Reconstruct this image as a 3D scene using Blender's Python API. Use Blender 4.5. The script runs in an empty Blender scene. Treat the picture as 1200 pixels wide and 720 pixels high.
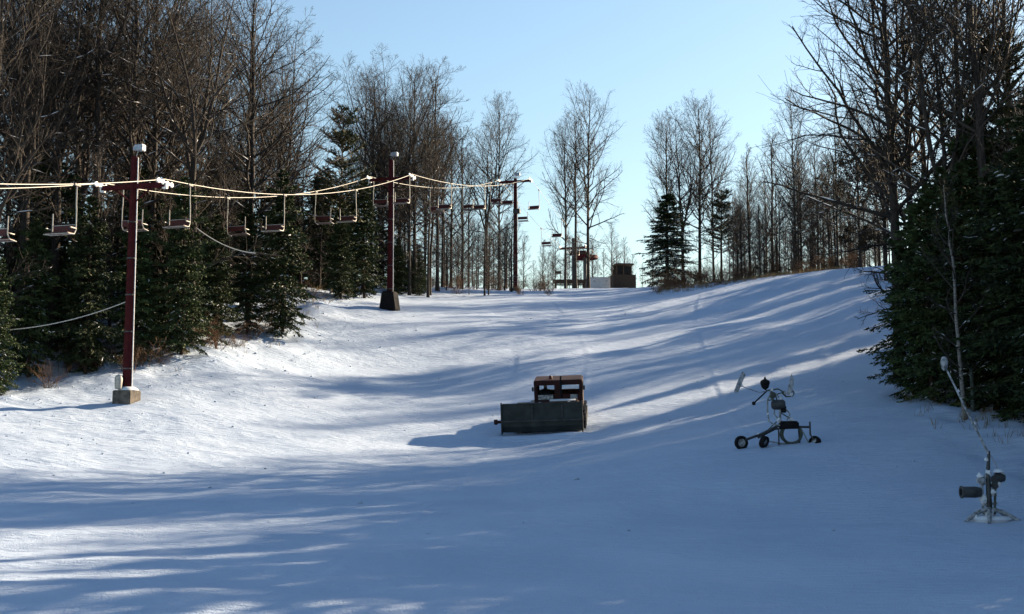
import bpy, math, random
import numpy as np
from mathutils import Matrix, Vector

R = math.radians
S = bpy.context.scene
COL = S.collection
rng = np.random.RandomState(7)
random.seed(7)

# ------------------------------------------------------------------ camera, sky, sun, exposure
F = 1450.0; CAMZ = 1.75; PITCH = math.atan(160.0 / F)
cam_d = bpy.data.cameras.new('camera'); cam = bpy.data.objects.new('camera', cam_d); COL.objects.link(cam)
cam.location = (0, 0, CAMZ); cam.rotation_euler = (R(90) + PITCH, 0, 0)
cam_d.sensor_width = 36; cam_d.lens = 36 * F / 1200; cam_d.clip_end = 3000; cam_d.clip_start = 0.1
S.camera = cam

SUN_EL = 23.0; SUN_AZ = 37.0            # azimuth from +x (right) towards +y (away from the camera)
w = bpy.data.worlds.new('World'); S.world = w; w.use_nodes = True
nt = w.node_tree; bg = nt.nodes['Background']
sky = nt.nodes.new('ShaderNodeTexSky'); sky.sky_type = 'NISHITA'; sky.sun_disc = False
sky.sun_elevation = R(SUN_EL); sky.sun_rotation = R(90 - SUN_AZ)
sky.air_density = 1.5; sky.dust_density = 0.6; sky.ozone_density = 3.0; sky.altitude = 200
nt.links.new(sky.outputs[0], bg.inputs[0]); bg.inputs[1].default_value = 0.05
sun_d = bpy.data.lights.new('sun', 'SUN'); sun_o = bpy.data.objects.new('sun', sun_d); COL.objects.link(sun_o)
sun_d.energy = 4.5; sun_d.angle = R(0.53); sun_d.color = (1.0, 0.79, 0.54)
SD = Vector((math.cos(R(SUN_EL)) * math.cos(R(SUN_AZ)), math.cos(R(SUN_EL)) * math.sin(R(SUN_AZ)), math.sin(R(SUN_EL))))
sun_o.rotation_euler = SD.to_track_quat('Z', 'Y').to_euler(); sun_o.location = (60, 40, 60)
S.view_settings.view_transform = 'Standard'; S.view_settings.look = 'None'
S.view_settings.gamma = 1; S.view_settings.exposure = 1.9; S.view_settings.use_curve_mapping = False
S.cycles.max_bounces = 5; S.cycles.diffuse_bounces = 3; S.cycles.transparent_max_bounces = 8
try:
    S.cycles.use_denoising = True; S.cycles.denoiser = 'OPENIMAGEDENOISE'
except Exception: pass

CP, SP = math.cos(PITCH), math.sin(PITCH)
def at(px, py, Y):
    """a point of the place, at Y metres ahead of the photographer"""
    u = (px - 600) / F; v = (360 - py) / F
    dy = CP - v * SP; dz = SP + v * CP; t = Y / dy
    return np.array((u * t, Y, CAMZ + dz * t))
def xat(px, Y): return at(px, 420, Y)[0]

# ------------------------------------------------------------------ materials
def mat(name, rough=0.7, metal=0.0, spec=0.3):
    m = bpy.data.materials.new(name); m.use_nodes = True
    b = m.node_tree.nodes['Principled BSDF']
    b.inputs['Roughness'].default_value = rough; b.inputs['Metallic'].default_value = metal
    b.inputs['Specular IOR Level'].default_value = spec
    return m, m.node_tree, b
def noisy(name, c0, c1, scale=6, detail=4, rough=0.75, metal=0.0, spec=0.25, bump=0.0, stretch=None, c2=None, objvar=0.0, bdist=0.02):
    m, t, b = mat(name, rough, metal, spec); N = t.nodes; L = t.links
    tc = N.new('ShaderNodeTexCoord'); mp = N.new('ShaderNodeMapping'); L.new(tc.outputs['Object'], mp.inputs[0])
    if stretch: mp.inputs['Scale'].default_value = stretch
    nz = N.new('ShaderNodeTexNoise'); nz.inputs['Scale'].default_value = scale; nz.inputs['Detail'].default_value = detail
    L.new(mp.outputs[0], nz.inputs['Vector'])
    cr = N.new('ShaderNodeValToRGB'); cr.color_ramp.elements[0].color = (*c0, 1); cr.color_ramp.elements[1].color = (*c1, 1)
    cr.color_ramp.elements[0].position = 0.35; cr.color_ramp.elements[1].position = 0.65
    if c2: e = cr.color_ramp.elements.new(0.78); e.color = (*c2, 1)
    L.new(nz.outputs['Fac'], cr.inputs[0]); out = cr.outputs[0]
    if objvar:
        oi = N.new('ShaderNodeObjectInfo'); mr = N.new('ShaderNodeMapRange')
        mr.inputs[3].default_value = 1 - objvar; mr.inputs[4].default_value = 1 + objvar
        L.new(oi.outputs['Random'], mr.inputs[0])
        hs = N.new('ShaderNodeHueSaturation'); L.new(out, hs.inputs['Color']); L.new(mr.outputs[0], hs.inputs['Value']); out = hs.outputs[0]
    L.new(out, b.inputs['Base Color'])
    if bump:
        bp = N.new('ShaderNodeBump'); bp.inputs['Strength'].default_value = bump; bp.inputs['Distance'].default_value = bdist
        L.new(nz.outputs['Fac'], bp.inputs['Height']); L.new(bp.outputs[0], b.inputs['Normal'])
    return m

def snow_material():
    m, t, b = mat('snow', 0.75, 0, 0.15); N = t.nodes; L = t.links
    tc = N.new('ShaderNodeTexCoord')
    n1 = N.new('ShaderNodeTexNoise'); n1.inputs['Scale'].default_value = 0.22; n1.inputs['Detail'].default_value = 5
    L.new(tc.outputs['Object'], n1.inputs['Vector'])
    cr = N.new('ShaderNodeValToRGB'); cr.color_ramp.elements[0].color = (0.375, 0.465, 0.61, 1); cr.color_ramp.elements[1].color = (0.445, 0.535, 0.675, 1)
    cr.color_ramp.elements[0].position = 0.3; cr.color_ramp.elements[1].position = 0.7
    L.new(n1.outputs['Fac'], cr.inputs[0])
    # scattered bits of bark and needles blown onto the snow
    n2 = N.new('ShaderNodeTexVoronoi'); n2.inputs['Scale'].default_value = 0.45; L.new(tc.outputs['Object'], n2.inputs['Vector'])
    cr2 = N.new('ShaderNodeValToRGB'); cr2.color_ramp.elements[0].color = (0.12, 0.10, 0.09, 1); cr2.color_ramp.elements[1].color = (1, 1, 1, 1)
    cr2.color_ramp.elements[0].position = 0.010; cr2.color_ramp.elements[1].position = 0.022
    L.new(n2.outputs['Distance'], cr2.inputs[0])
    mx = N.new('ShaderNodeMix'); mx.data_type = 'RGBA'; mx.blend_type = 'MULTIPLY'; mx.inputs[0].default_value = 0.7
    L.new(cr.outputs[0], mx.inputs[6]); L.new(cr2.outputs[0], mx.inputs[7]); L.new(mx.outputs[2], b.inputs['Base Color'])
    mp = N.new('ShaderNodeMapping'); mp.inputs['Scale'].default_value = (0.55, 1.6, 1); mp.inputs['Rotation'].default_value = (0, 0, R(-12)); L.new(tc.outputs['Object'], mp.inputs[0])
    n3 = N.new('ShaderNodeTexNoise'); n3.inputs['Scale'].default_value = 3.2; n3.inputs['Detail'].default_value = 6; n3.inputs['Roughness'].default_value = 0.6
    L.new(mp.outputs[0], n3.inputs['Vector'])
    n4 = N.new('ShaderNodeTexNoise'); n4.inputs['Scale'].default_value = 26; n4.inputs['Detail'].default_value = 3; L.new(tc.outputs['Object'], n4.inputs['Vector'])
    ad = N.new('ShaderNodeMath'); ad.operation = 'MULTIPLY_ADD'; ad.inputs[1].default_value = 0.3; L.new(n4.outputs['Fac'], ad.inputs[0]); L.new(n3.outputs['Fac'], ad.inputs[2])
    bp = N.new('ShaderNodeBump'); bp.inputs['Strength'].default_value = 0.75; bp.inputs['Distance'].default_value = 0.17
    L.new(ad.outputs[0], bp.inputs['Height']); L.new(bp.outputs[0], b.inputs['Normal'])
    return m
M = {}
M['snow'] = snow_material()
M['clump'] = noisy('snow_clump', (0.58, 0.61, 0.66), (0.66, 0.68, 0.72), 5, 3, 0.8, 0, 0.15)
M['bark'] = noisy('bark_grey', (0.018, 0.015, 0.014), (0.052, 0.043, 0.037), 5, 5, 0.85, 0, 0.2, 0.6, (3, 3, 0.8), objvar=0.3)
M['twig'] = noisy('twig_brown', (0.024, 0.020, 0.018), (0.048, 0.040, 0.034), 1.2, 3, 0.8, 0, 0.2, objvar=0.3)
M['barkdark'] = noisy('bark_conifer', (0.022, 0.016, 0.012), (0.06, 0.044, 0.034), 6, 5, 0.9, 0, 0.1, 0.5, (3, 3, 1))
M['birch'] = noisy('bark_birch', (0.10, 0.095, 0.09), (0.24, 0.225, 0.21), 3, 4, 0.7, 0, 0.2, 0.2, (1, 1, 4))
M['needle'] = noisy('needles', (0.014, 0.027, 0.011), (0.045, 0.066, 0.021), 1.3, 4, 0.7, 0, 0.2, objvar=0.35, c2=(0.08, 0.078, 0.024))
M['pineneedle'] = noisy('pine_needles', (0.018, 0.024, 0.011), (0.050, 0.050, 0.020), 1.3, 4, 0.7, 0, 0.2, objvar=0.25)
M['deadleaf'] = noisy('dead_leaves', (0.020, 0.016, 0.010), (0.05, 0.036, 0.020), 2, 3, 0.8, 0, 0.15, objvar=0.2)
M['brush'] = noisy('brush_stems', (0.06, 0.034, 0.022), (0.14, 0.085, 0.05), 2, 3, 0.85, 0, 0.15, objvar=0.3)
M['grass'] = noisy('dry_grass', (0.12, 0.085, 0.045), (0.26, 0.19, 0.10), 3, 3, 0.85, 0, 0.1)
M['red'] = noisy('tower_red_paint', (0.034, 0.004, 0.006), (0.056, 0.008, 0.009), 4, 5, 0.75, 0, 0.12, 0.15, c2=(0.04, 0.012, 0.011))
M['darkred'] = noisy('cab_red_paint', (0.014, 0.004, 0.004), (0.034, 0.008, 0.008), 3, 5, 0.65, 0, 0.2, 0.1, c2=(0.02, 0.016, 0.014))
M['galv'] = noisy('galvanised', (0.24, 0.23, 0.215), (0.38, 0.37, 0.345), 12, 4, 0.45, 0.35, 0.5)
M['cable'] = noisy('wire_rope', (0.40, 0.385, 0.35), (0.55, 0.53, 0.48), 20, 3, 0.5, 0.1, 0.5)
M['sheave'] = noisy('sheave_frosted', (0.55, 0.55, 0.54), (0.78, 0.78, 0.78), 8, 4, 0.6, 0.1, 0.4)
M['seat'] = noisy('seat_red', (0.036, 0.006, 0.007), (0.07, 0.012, 0.012), 6, 4, 0.6, 0, 0.3, c2=(0.05, 0.03, 0.026))
M['black'] = noisy('rubber_black', (0.006, 0.006, 0.007), (0.016, 0.016, 0.018), 8, 4, 0.85, 0, 0.12)
M['steel'] = noisy('dark_steel', (0.022, 0.024, 0.027), (0.06, 0.062, 0.065), 3, 5, 0.5, 0.2, 0.4, 0.1, c2=(0.10, 0.10, 0.105))
M['blade'] = noisy('blade_steel', (0.012, 0.017, 0.017), (0.032, 0.040, 0.038), 1.6, 6, 0.55, 0.0, 0.2, 0.25, c2=(0.05, 0.056, 0.056))
M['olive'] = noisy('gun_green', (0.03, 0.042, 0.035), (0.08, 0.10, 0.085), 7, 4, 0.6, 0.1, 0.3)
M['frost'] = noisy('frosted_metal', (0.10, 0.11, 0.12), (0.40, 0.42, 0.45), 9, 5, 0.75, 0, 0.2, 0.3)
M['hose'] = noisy('hose', (0.12, 0.13, 0.12), (0.34, 0.36, 0.35), 10, 3, 0.7, 0, 0.2)
M['concrete'] = noisy('concrete', (0.055, 0.05, 0.045), (0.13, 0.115, 0.10), 5, 6, 0.85, 0, 0.2, 0.3)
M['wood'] = noisy('weathered_wood', (0.04, 0.026, 0.018), (0.11, 0.075, 0.05), 4, 5, 0.85, 0, 0.2, 0.3, (1, 1, 5))
M['plank'] = noisy('brown_plank', (0.03, 0.022, 0.018), (0.07, 0.05, 0.038), 4, 5, 0.8, 0, 0.2, 0.3, (1, 1, 6))
M['white'] = noisy('white_paint', (0.66, 0.66, 0.66), (0.78, 0.78, 0.78), 3, 4, 0.6, 0, 0.3)
M['lamp'] = noisy('lamp_housing', (0.20, 0.24, 0.30), (0.34, 0.38, 0.44), 5, 3, 0.5, 0.2, 0.4)
M['coat'] = noisy('dark_coat', (0.012, 0.013, 0.018), (0.03, 0.032, 0.04), 8, 3, 0.9, 0, 0.1)
M['skin'] = noisy('skin', (0.42, 0.25, 0.18), (0.50, 0.31, 0.23), 6, 3, 0.6, 0, 0.3)
g, gt, gb = mat('cab_glass', 0.06, 0, 0.5); gb.inputs['Transmission Weight'].default_value = 1.0; gb.inputs['IOR'].default_value = 1.02
gb.inputs['Base Color'].default_value = (0.86, 0.9, 0.9, 1); M['glass'] = g
g, gt, gb = mat('dark_glass', 0.08, 0, 0.6); gb.inputs['Base Color'].default_value = (0.012, 0.014, 0.016, 1); M['darkglass'] = g

# ------------------------------------------------------------------ mesh helpers
def mesh_np(name, verts, quads=None, tris=None, smooth=True):
    me = bpy.data.meshes.new(name); verts = np.asarray(verts, dtype=np.float32).reshape(-1, 3)
    idx = []; starts = []; tot = 0; npoly = 0
    if quads is not None and len(quads):
        q = np.asarray(quads, dtype=np.int32).reshape(-1, 4); idx.append(q.ravel()); starts.append(np.arange(len(q)) * 4); tot = q.size; npoly += len(q)
    if tris is not None and len(tris):
        t = np.asarray(tris, dtype=np.int32).reshape(-1, 3); idx.append(t.ravel()); starts.append(tot + np.arange(len(t)) * 3); npoly += len(t)
    idx = np.concatenate(idx).astype(np.int32); starts = np.concatenate(starts).astype(np.int32)
    me.vertices.add(len(verts)); me.vertices.foreach_set('co', verts.ravel())
    me.loops.add(len(idx)); me.loops.foreach_set('vertex_index', idx)
    me.polygons.add(npoly); me.polygons.foreach_set('loop_start', starts)
    if smooth: me.polygons.foreach_set('use_smooth', np.ones(npoly, dtype=bool))
    me.update(calc_edges=True); return me

def unit(v): return v / np.maximum(np.linalg.norm(v, axis=-1, keepdims=True), 1e-9)
def tubes(P, Rr, sides, rg=rng):
    Mn, N, _ = P.shape
    T = unit(np.gradient(P, axis=1))
    ref = unit(rg.normal(size=(Mn, 1, 3)))
    U = unit(ref - (ref * T).sum(-1, keepdims=True) * T); V = np.cross(T, U)
    a = np.arange(sides) * 2 * math.pi / sides
    v = P[:, :, None, :] + Rr[:, :, None, None] * (np.cos(a)[None, None, :, None] * U[:, :, None, :] + np.sin(a)[None, None, :, None] * V[:, :, None, :])
    m, n, s = np.meshgrid(np.arange(Mn), np.arange(N - 1), np.arange(sides), indexing='ij')
    s2 = (s + 1) % sides
    q = np.stack([(m * N + n) * sides + s, (m * N + n) * sides + s2, (m * N + n + 1) * sides + s2, (m * N + n + 1) * sides + s], -1).reshape(-1, 4)
    return v.reshape(-1, 3), q
class Acc:
    def __init__(s): s.v = []; s.q = []; s.t = []; s.n = 0
    def add(s, v, q=None, t=None):
        if q is not None: s.q.append(np.asarray(q) + s.n)
        if t is not None: s.t.append(np.asarray(t) + s.n)
        s.v.append(np.asarray(v)); s.n += len(v)
    def mesh(s, name, smooth=True):
        return mesh_np(name, np.concatenate(s.v), np.concatenate(s.q) if s.q else None, np.concatenate(s.t) if s.t else None, smooth)

def link(name, me, m, parent=None):
    o = bpy.data.objects.new(name, me); COL.objects.link(o)
    if m is not None and not me.materials: me.materials.append(M[m])
    if parent: o.parent = parent
    return o
def tag(o, label=None, cat=None, group=None, kind=None):
    if label: o['label'] = label
    if cat: o['category'] = cat
    if group: o['group'] = group
    if kind: o['kind'] = kind
    return o
def thing(name, label, cat, loc=(0, 0, 0), rz=0.0, group=None):
    o = bpy.data.objects.new(name, None); COL.objects.link(o); o.empty_display_size = 0.3
    o.location = [float(c) for c in loc]; o.rotation_euler = (0, 0, rz); return tag(o, label, cat, group)
def copy_tree(o, parent=None):
    c = o.copy(); COL.objects.link(c); c.parent = parent
    for ch in list(o.children): copy_tree(ch, c)
    return c

class MB:
    """collects boxes, bars, tubes, lathes and prisms for one mesh"""
    def __init__(s): s.v = []; s.f = []
    def _add(s, vs, fs):
        n = len(s.v); s.v += [tuple(map(float, v)) for v in vs]; s.f += [tuple(i + n for i in f) for f in fs]; return s
    def box(s, c, d, rot=None):
        x, y, z = d[0] / 2, d[1] / 2, d[2] / 2
        vs = [Vector((a, b, e)) for a in (-x, x) for b in (-y, y) for e in (-z, z)]
        if rot is not None: vs = [rot @ v for v in vs]
        return s._add([v + Vector(c) for v in vs], [(0, 1, 3, 2), (4, 6, 7, 5), (0, 4, 5, 1), (2, 3, 7, 6), (0, 2, 6, 4), (1, 5, 7, 3)])
    def tube(s, pts, r, n=8, cap=True):
        pts = [Vector([float(c) for c in p]) for p in pts]; rs = r if isinstance(r, (list, tuple)) else [r] * len(pts)
        ring = []; base = len(s.v); prev = None; vs = []; fs = []
        for i, p in enumerate(pts):
            t = (pts[min(i + 1, len(pts) - 1)] - pts[max(i - 1, 0)]).normalized()
            u = prev if prev is not None else (Vector((0, 0, 1)) if abs(t.z) < 0.9 else Vector((1, 0, 0)))
            u = (u - t * u.dot(t)).normalized(); prev = u; v = t.cross(u)
            vs += [p + (u * math.cos(2 * math.pi * k / n) + v * math.sin(2 * math.pi * k / n)) * rs[i] for k in range(n)]
        for i in range(len(pts) - 1):
            fs += [(i * n + k, i * n + (k + 1) % n, (i + 1) * n + (k + 1) % n, (i + 1) * n + k) for k in range(n)]
        if cap: fs += [tuple(range(n - 1, -1, -1)), tuple((len(pts) - 1) * n + k for k in range(n))]
        return s._add(vs, fs)
    def prism(s, prof, axis_len, M4):
        n = len(prof); vs = [M4 @ Vector((p[0], p[1], z)) for z in (-axis_len / 2, axis_len / 2) for p in prof]
        fs = [(k, (k + 1) % n, n + (k + 1) % n, n + k) for k in range(n)] + [tuple(range(n - 1, -1, -1)), tuple(range(n, 2 * n))]
        return s._add(vs, fs)
    def lathe(s, prof, c, axis='Z', n=20):
        vs = []; fs = []
        for (r, h) in prof:
            for k in range(n):
                a = 2 * math.pi * k / n; q = (r * math.cos(a), r * math.sin(a), h)
                if axis == 'X': q = (h, q[0], q[1])
                if axis == 'Y': q = (q[0], h, q[1])
                vs.append(Vector(q) + Vector(c))
        m = len(prof)
        for i in range(m - 1): fs += [(i * n + k, i * n + (k + 1) % n, (i + 1) * n + (k + 1) % n, (i + 1) * n + k) for k in range(n)]
        return s._add(vs, fs)
    def build(s, name, m, parent=None, bevel=0.0, smooth=False):
        me = bpy.data.meshes.new(name); me.from_pydata(s.v, [], s.f); me.update()
        import bmesh
        b = bmesh.new(); b.from_mesh(me); bmesh.ops.recalc_face_normals(b, faces=b.faces)
        if bevel: bmesh.ops.bevel(b, geom=b.edges[:], offset=bevel, segments=2, affect='EDGES', clamp_overlap=True)
        b.to_mesh(me); b.free()
        if smooth:
            for p in me.polygons: p.use_smooth = True
            try: me.set_sharp_from_angle(angle=R(40))
            except Exception: pass
        return link(name, me, m, parent)

# ------------------------------------------------------------------ terrain
ctrl = [(0, 0, -0.9), (-16, 0, -0.8), (16, 0, -0.6), (0, 16, -0.75), (-12, 18, -0.7), (12, 18, -0.6), (0, -40, -1), (40, -30, 0), (-40, -30, -1)]
for px, py, d in [(1150, 614, 33), (600, 614, 34), (100, 604, 34), (600, 566, 46), (300, 560, 46), (910, 522, 48), (640, 511, 60), (150, 473, 60), (20, 478, 57),
                  (400, 492, 61), (780, 500, 60), (640, 430, 77), (420, 430, 77), (280, 452, 66), (850, 432, 74), (457, 363, 94), (560, 372, 94), (700, 378, 94), (850, 372, 94),
                  (603, 341, 132), (560, 341, 120), (685, 339, 168), (760, 337, 160), (1090, 478, 54), (1200, 474, 52), (1040, 442, 67), (1000, 415, 75), (1000, 352, 92),
                  (1040, 317, 106), (960, 320, 110), (880, 330, 112), (740, 346, 115), (600, 346, 112), (500, 348, 110), (970, 326, 150), (850, 335, 150),
                  (370, 350, 95), (385, 340, 106), (320, 388, 80), (205, 414, 69), (130, 436, 66), (60, 452, 63), (280, 400, 76), (600, 345, 200), (900, 345, 210), (300, 330, 150)]:
    ctrl.append(tuple(at(px, py, d)))
ctrl += [(-60, 60, 8), (-60, 100, 17), (-45, 40, 1.5), (-40, 75, 9.5), (-90, 80, 13), (40, 45, 3.6), (60, 60, 7.5), (60, 100, 16), (40, 20, 0.6), (30, 30, 0.8), (45, 80, 10), (90, 80, 13), (-50, 200, 24), (60, 200, 23)]
ctrl = np.array(ctrl, dtype=float)
def _phi(r2): return 0.5 * r2 * np.log(r2 + 1e-9)
def _tps(c, lam=6.0):
    n = len(c); d2 = ((c[:, None, :2] - c[None, :, :2]) ** 2).sum(-1)
    K = _phi(d2) + lam * np.eye(n); Pm = np.c_[np.ones(n), c[:, :2]]
    A = np.zeros((n + 3, n + 3)); A[:n, :n] = K; A[:n, n:] = Pm; A[n:, :n] = Pm.T
    return np.linalg.solve(A, np.r_[c[:, 2], 0, 0, 0])
_W = _tps(ctrl)
_pt = np.random.RandomState(3).rand(64, 64)
def vnoise(x, y):
    xi = np.floor(x).astype(int); yi = np.floor(y).astype(int); fx = x - xi; fy = y - yi
    fx = fx * fx * (3 - 2 * fx); fy = fy * fy * (3 - 2 * fy)
    a = _pt[xi % 64, yi % 64]; b = _pt[(xi + 1) % 64, yi % 64]; c = _pt[xi % 64, (yi + 1) % 64]; d = _pt[(xi + 1) % 64, (yi + 1) % 64]
    return (a * (1 - fx) + b * fx) * (1 - fy) + (c * (1 - fx) + d * fx) * fy - 0.5
def smooth01(t): t = np.clip(t, 0, 1); return t * t * (3 - 2 * t)
def hbase(x, y):
    x = np.asarray(x, float); y = np.asarray(y, float); xc = np.clip(x, -95, 95); yc = np.clip(y, -40, 215); sh = x.shape
    xf = xc.ravel(); yf = yc.ravel(); z = _W[-3] + _W[-2] * xf + _W[-1] * yf
    for i in range(len(ctrl)): z = z + _W[i] * _phi((xf - ctrl[i, 0]) ** 2 + (yf - ctrl[i, 1]) ** 2)
    return z.reshape(sh)
EDGE_L = [(-34, 30), (-28, 48), (-25, 60), (-21, 66), (-18.5, 69.5), (-16, 79), (-15.5, 92), (-16, 100), (-12, 108), (-8, 118), (-3, 140)]
EDGE_R = [(16, 8), (17, 28), (18.5, 44), (19.5, 54), (21.5, 63), (24.5, 74), (31, 92), (37, 107), (45, 127)]
def edge_x(E, y): return np.interp(y, [p[1] for p in E], [p[0] for p in E])
TRACKS = [[(-3.5, 20), (-2.4, 45), (-1.0, 60), (0.6, 76), (-1, 95), (-3, 112)], [(9.5, 52), (11.0, 66), (12.3, 80), (14.0, 95), (17, 110)],
          [(-17, 50), (-15.2, 60), (-14.2, 70), (-12.2, 82), (-10.2, 92)], [(2.2, 64), (4.5, 78), (4.2, 95), (3.0, 112)]]
def hfine(x, y):
    open_ = smooth01((x - edge_x(EDGE_L, y)) / 5) * smooth01((edge_x(EDGE_R, y) - x) / 4)
    rough_ = 1 - open_
    left = smooth01((-4 - x) / 14)
    z = 0.30 * vnoise(x / 7.3, y / 7.3) + (0.10 + 0.10 * left) * vnoise(x / 2.9 + 7, y / 1.7 + 3) + (0.04 + 0.05 * left) * vnoise(x / 1.1 + 5, y / 0.55 + 9) + (0.02 + 0.012 * left) * vnoise(x / 0.42, y / 0.3) + 0.012 * vnoise(x / 0.2 + 3, y / 0.2)
    z = z + rough_ * (0.5 * vnoise(x / 2.3 + 11, y / 2.3) + 0.22 * vnoise(x / 0.9, y / 0.9 + 4))
    for T in TRACKS:      # faint ridges left by the grooming machine's tracks and blade edge
        ys = np.linspace(T[0][1], T[-1][1], 60); tx = np.polyval(np.polyfit([p[1] for p in T], [p[0] for p in T], min(3, len(T) - 1)), y)
        on = smooth01((y - ys[0]) / 4) * smooth01((ys[-1] - y) / 6) * smooth01(0.5 + 2.2 * vnoise(x / 5 + 3, y / 6 + 8))
        dd = x - tx + 0.25 * vnoise(y / 4, y / 4 + 2); z = z + on * (0.030 * np.exp(-((dd - 0.3) / 0.16) ** 2) - 0.02 * np.exp(-((dd + 0.05) / 0.16) ** 2))
    gx = 0.9 + 0.035 * (y - 64)          # the machine's own ribbed trail uphill of it
    on = smooth01((y - 62) / 1.5) * smooth01((108 - y) / 14)
    for off in (-1.35, 1.35):
        band = np.exp(-((x - gx - off) / 0.42) ** 6); z = z + on * band * (-0.012 + 0.010 * np.sin(y * 2 * math.pi / 0.45))
    z = z + 0.22 * np.exp(-((y - 59.6) / 0.35) ** 2) * np.exp(-((x - 1.4) / 2.3) ** 6)   # snow pushed up before the blade
    return z
def hz(x, y): return float(hbase(np.array([x]), np.array([y]))[0] + hfine(np.array([x]), np.array([y]))[0])

def build_ground():
    fine = np.linspace(-26.5, 26.5, 620); c1 = np.linspace(26.5, 180, 42)[1:]
    ang = np.concatenate([-c1[::-1], fine, c1]); ang = R(1) * ang
    rr = np.concatenate([np.geomspace(1.2, 12, 40), np.geomspace(12, 46, 170)[1:], np.geomspace(46, 125, 260)[1:], np.geomspace(125, 240, 50)[1:], np.geomspace(240, 1500, 16)[1:]])
    A, Rg = np.meshgrid(ang, rr); X = Rg * np.sin(A); Y = Rg * np.cos(A)
    Z = hbase(X, Y) + hfine(X, Y)
    nr, na = X.shape; v = np.stack([X, Y, Z], -1).reshape(-1, 3)
    i, j = np.meshgrid(np.arange(nr - 1), np.arange(na - 1), indexing='ij')
    q = np.stack([i * na + j, i * na + j + 1, (i + 1) * na + j + 1, (i + 1) * na + j], -1).reshape(-1, 4)[:, ::-1]
    centre = len(v); v = np.vstack([v, [[0, 0, hz(0, 0)]]])
    t = np.stack([np.full(na - 1, centre), np.arange(na - 1), np.arange(1, na)], -1)[:, ::-1]
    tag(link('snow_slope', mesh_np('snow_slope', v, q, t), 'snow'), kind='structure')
build_ground()

# ------------------------------------------------------------------ tree builders
UPV = np.array([0, 0, 1.0])
def spawn(P, Rr, K, t0, t1, ang, lens, N, up, wander, rk, rmin, rg, alen=None, taper=0.3, biasdir=None):
    Mn, Np, _ = P.shape
    t = t0 + (t1 - t0) * ((np.arange(K)[None, :] + rg.rand(Mn, K)) / K)
    f = t * (Np - 1); i0 = np.minimum(f.astype(int), Np - 2); fr = (f - i0)[..., None]
    mi = np.arange(Mn)[:, None]
    p = P[mi, i0] * (1 - fr) + P[mi, i0 + 1] * fr
    r = (Rr[mi, i0] * (1 - fr[..., 0]) + Rr[mi, i0 + 1] * fr[..., 0])
    T = unit(P[mi, i0 + 1] - P[mi, i0])
    ref = unit(np.cross(T, unit(rg.normal(size=(Mn, 1, 3)))))
    V = np.cross(T, ref); ph = 2.399 * np.arange(K)[None, :] + rg.rand(Mn, 1) * 6.28 + rg.normal(0, 0.5, (Mn, K))
    a = ang(t) if callable(ang) else ang; a = a + rg.normal(0, 0.14, (Mn, K))
    d = np.cos(a)[..., None] * T + np.sin(a)[..., None] * (np.cos(ph)[..., None] * ref + np.sin(ph)[..., None] * V)
    if biasdir is not None: d = unit(d + biasdir)
    Lp = np.linalg.norm(np.diff(P, axis=1), axis=-1).sum(1)[:, None] if alen is None else alen
    L = Lp * lens(t) * rg.uniform(0.65, 1.2, (Mn, K))
    d = d.reshape(-1, 3); p = p.reshape(-1, 3); L = L.reshape(-1, 1); out = [p]
    for n in range(1, N):
        d = unit(d + up * UPV / N + rg.normal(0, wander, d.shape)); p = p + d * L / (N - 1); out.append(p)
    Q = np.stack(out, 1); r0 = np.maximum(np.minimum(r * rk, L.reshape(r.shape) * 0.03), rmin).reshape(-1, 1)
    Rq = r0 * np.linspace(1, taper, N)[None, :]; Rq = np.maximum(Rq, rmin * 0.75)
    return Q, Rq

def snow_on(P, Rr, rg, acc, frac=0.3, flat=0.62):
    """strips of snow lying along the upper side of flat branches"""
    Mn, N, _ = P.shape
    for k in range(N - 1):
        a, b = P[:, k], P[:, k + 1]; T = unit(b - a); ok = (np.abs(T[:, 2]) < flat) & (rg.rand(Mn) < frac)
        if not ok.any(): continue
        r = np.maximum(Rr[ok, k] * 0.8, 0.012)
        off = UPV[None, :] * (Rr[ok, k] * 0.75)[:, None]
        pts = np.stack([a[ok] + off, (a[ok] + b[ok]) / 2 + off, b[ok] + off * 0.8], 1)
        v, q = tubes(pts, np.stack([r * 0.4, r, r * 0.4], 1), 4, rg); acc.add(v, q)

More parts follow.
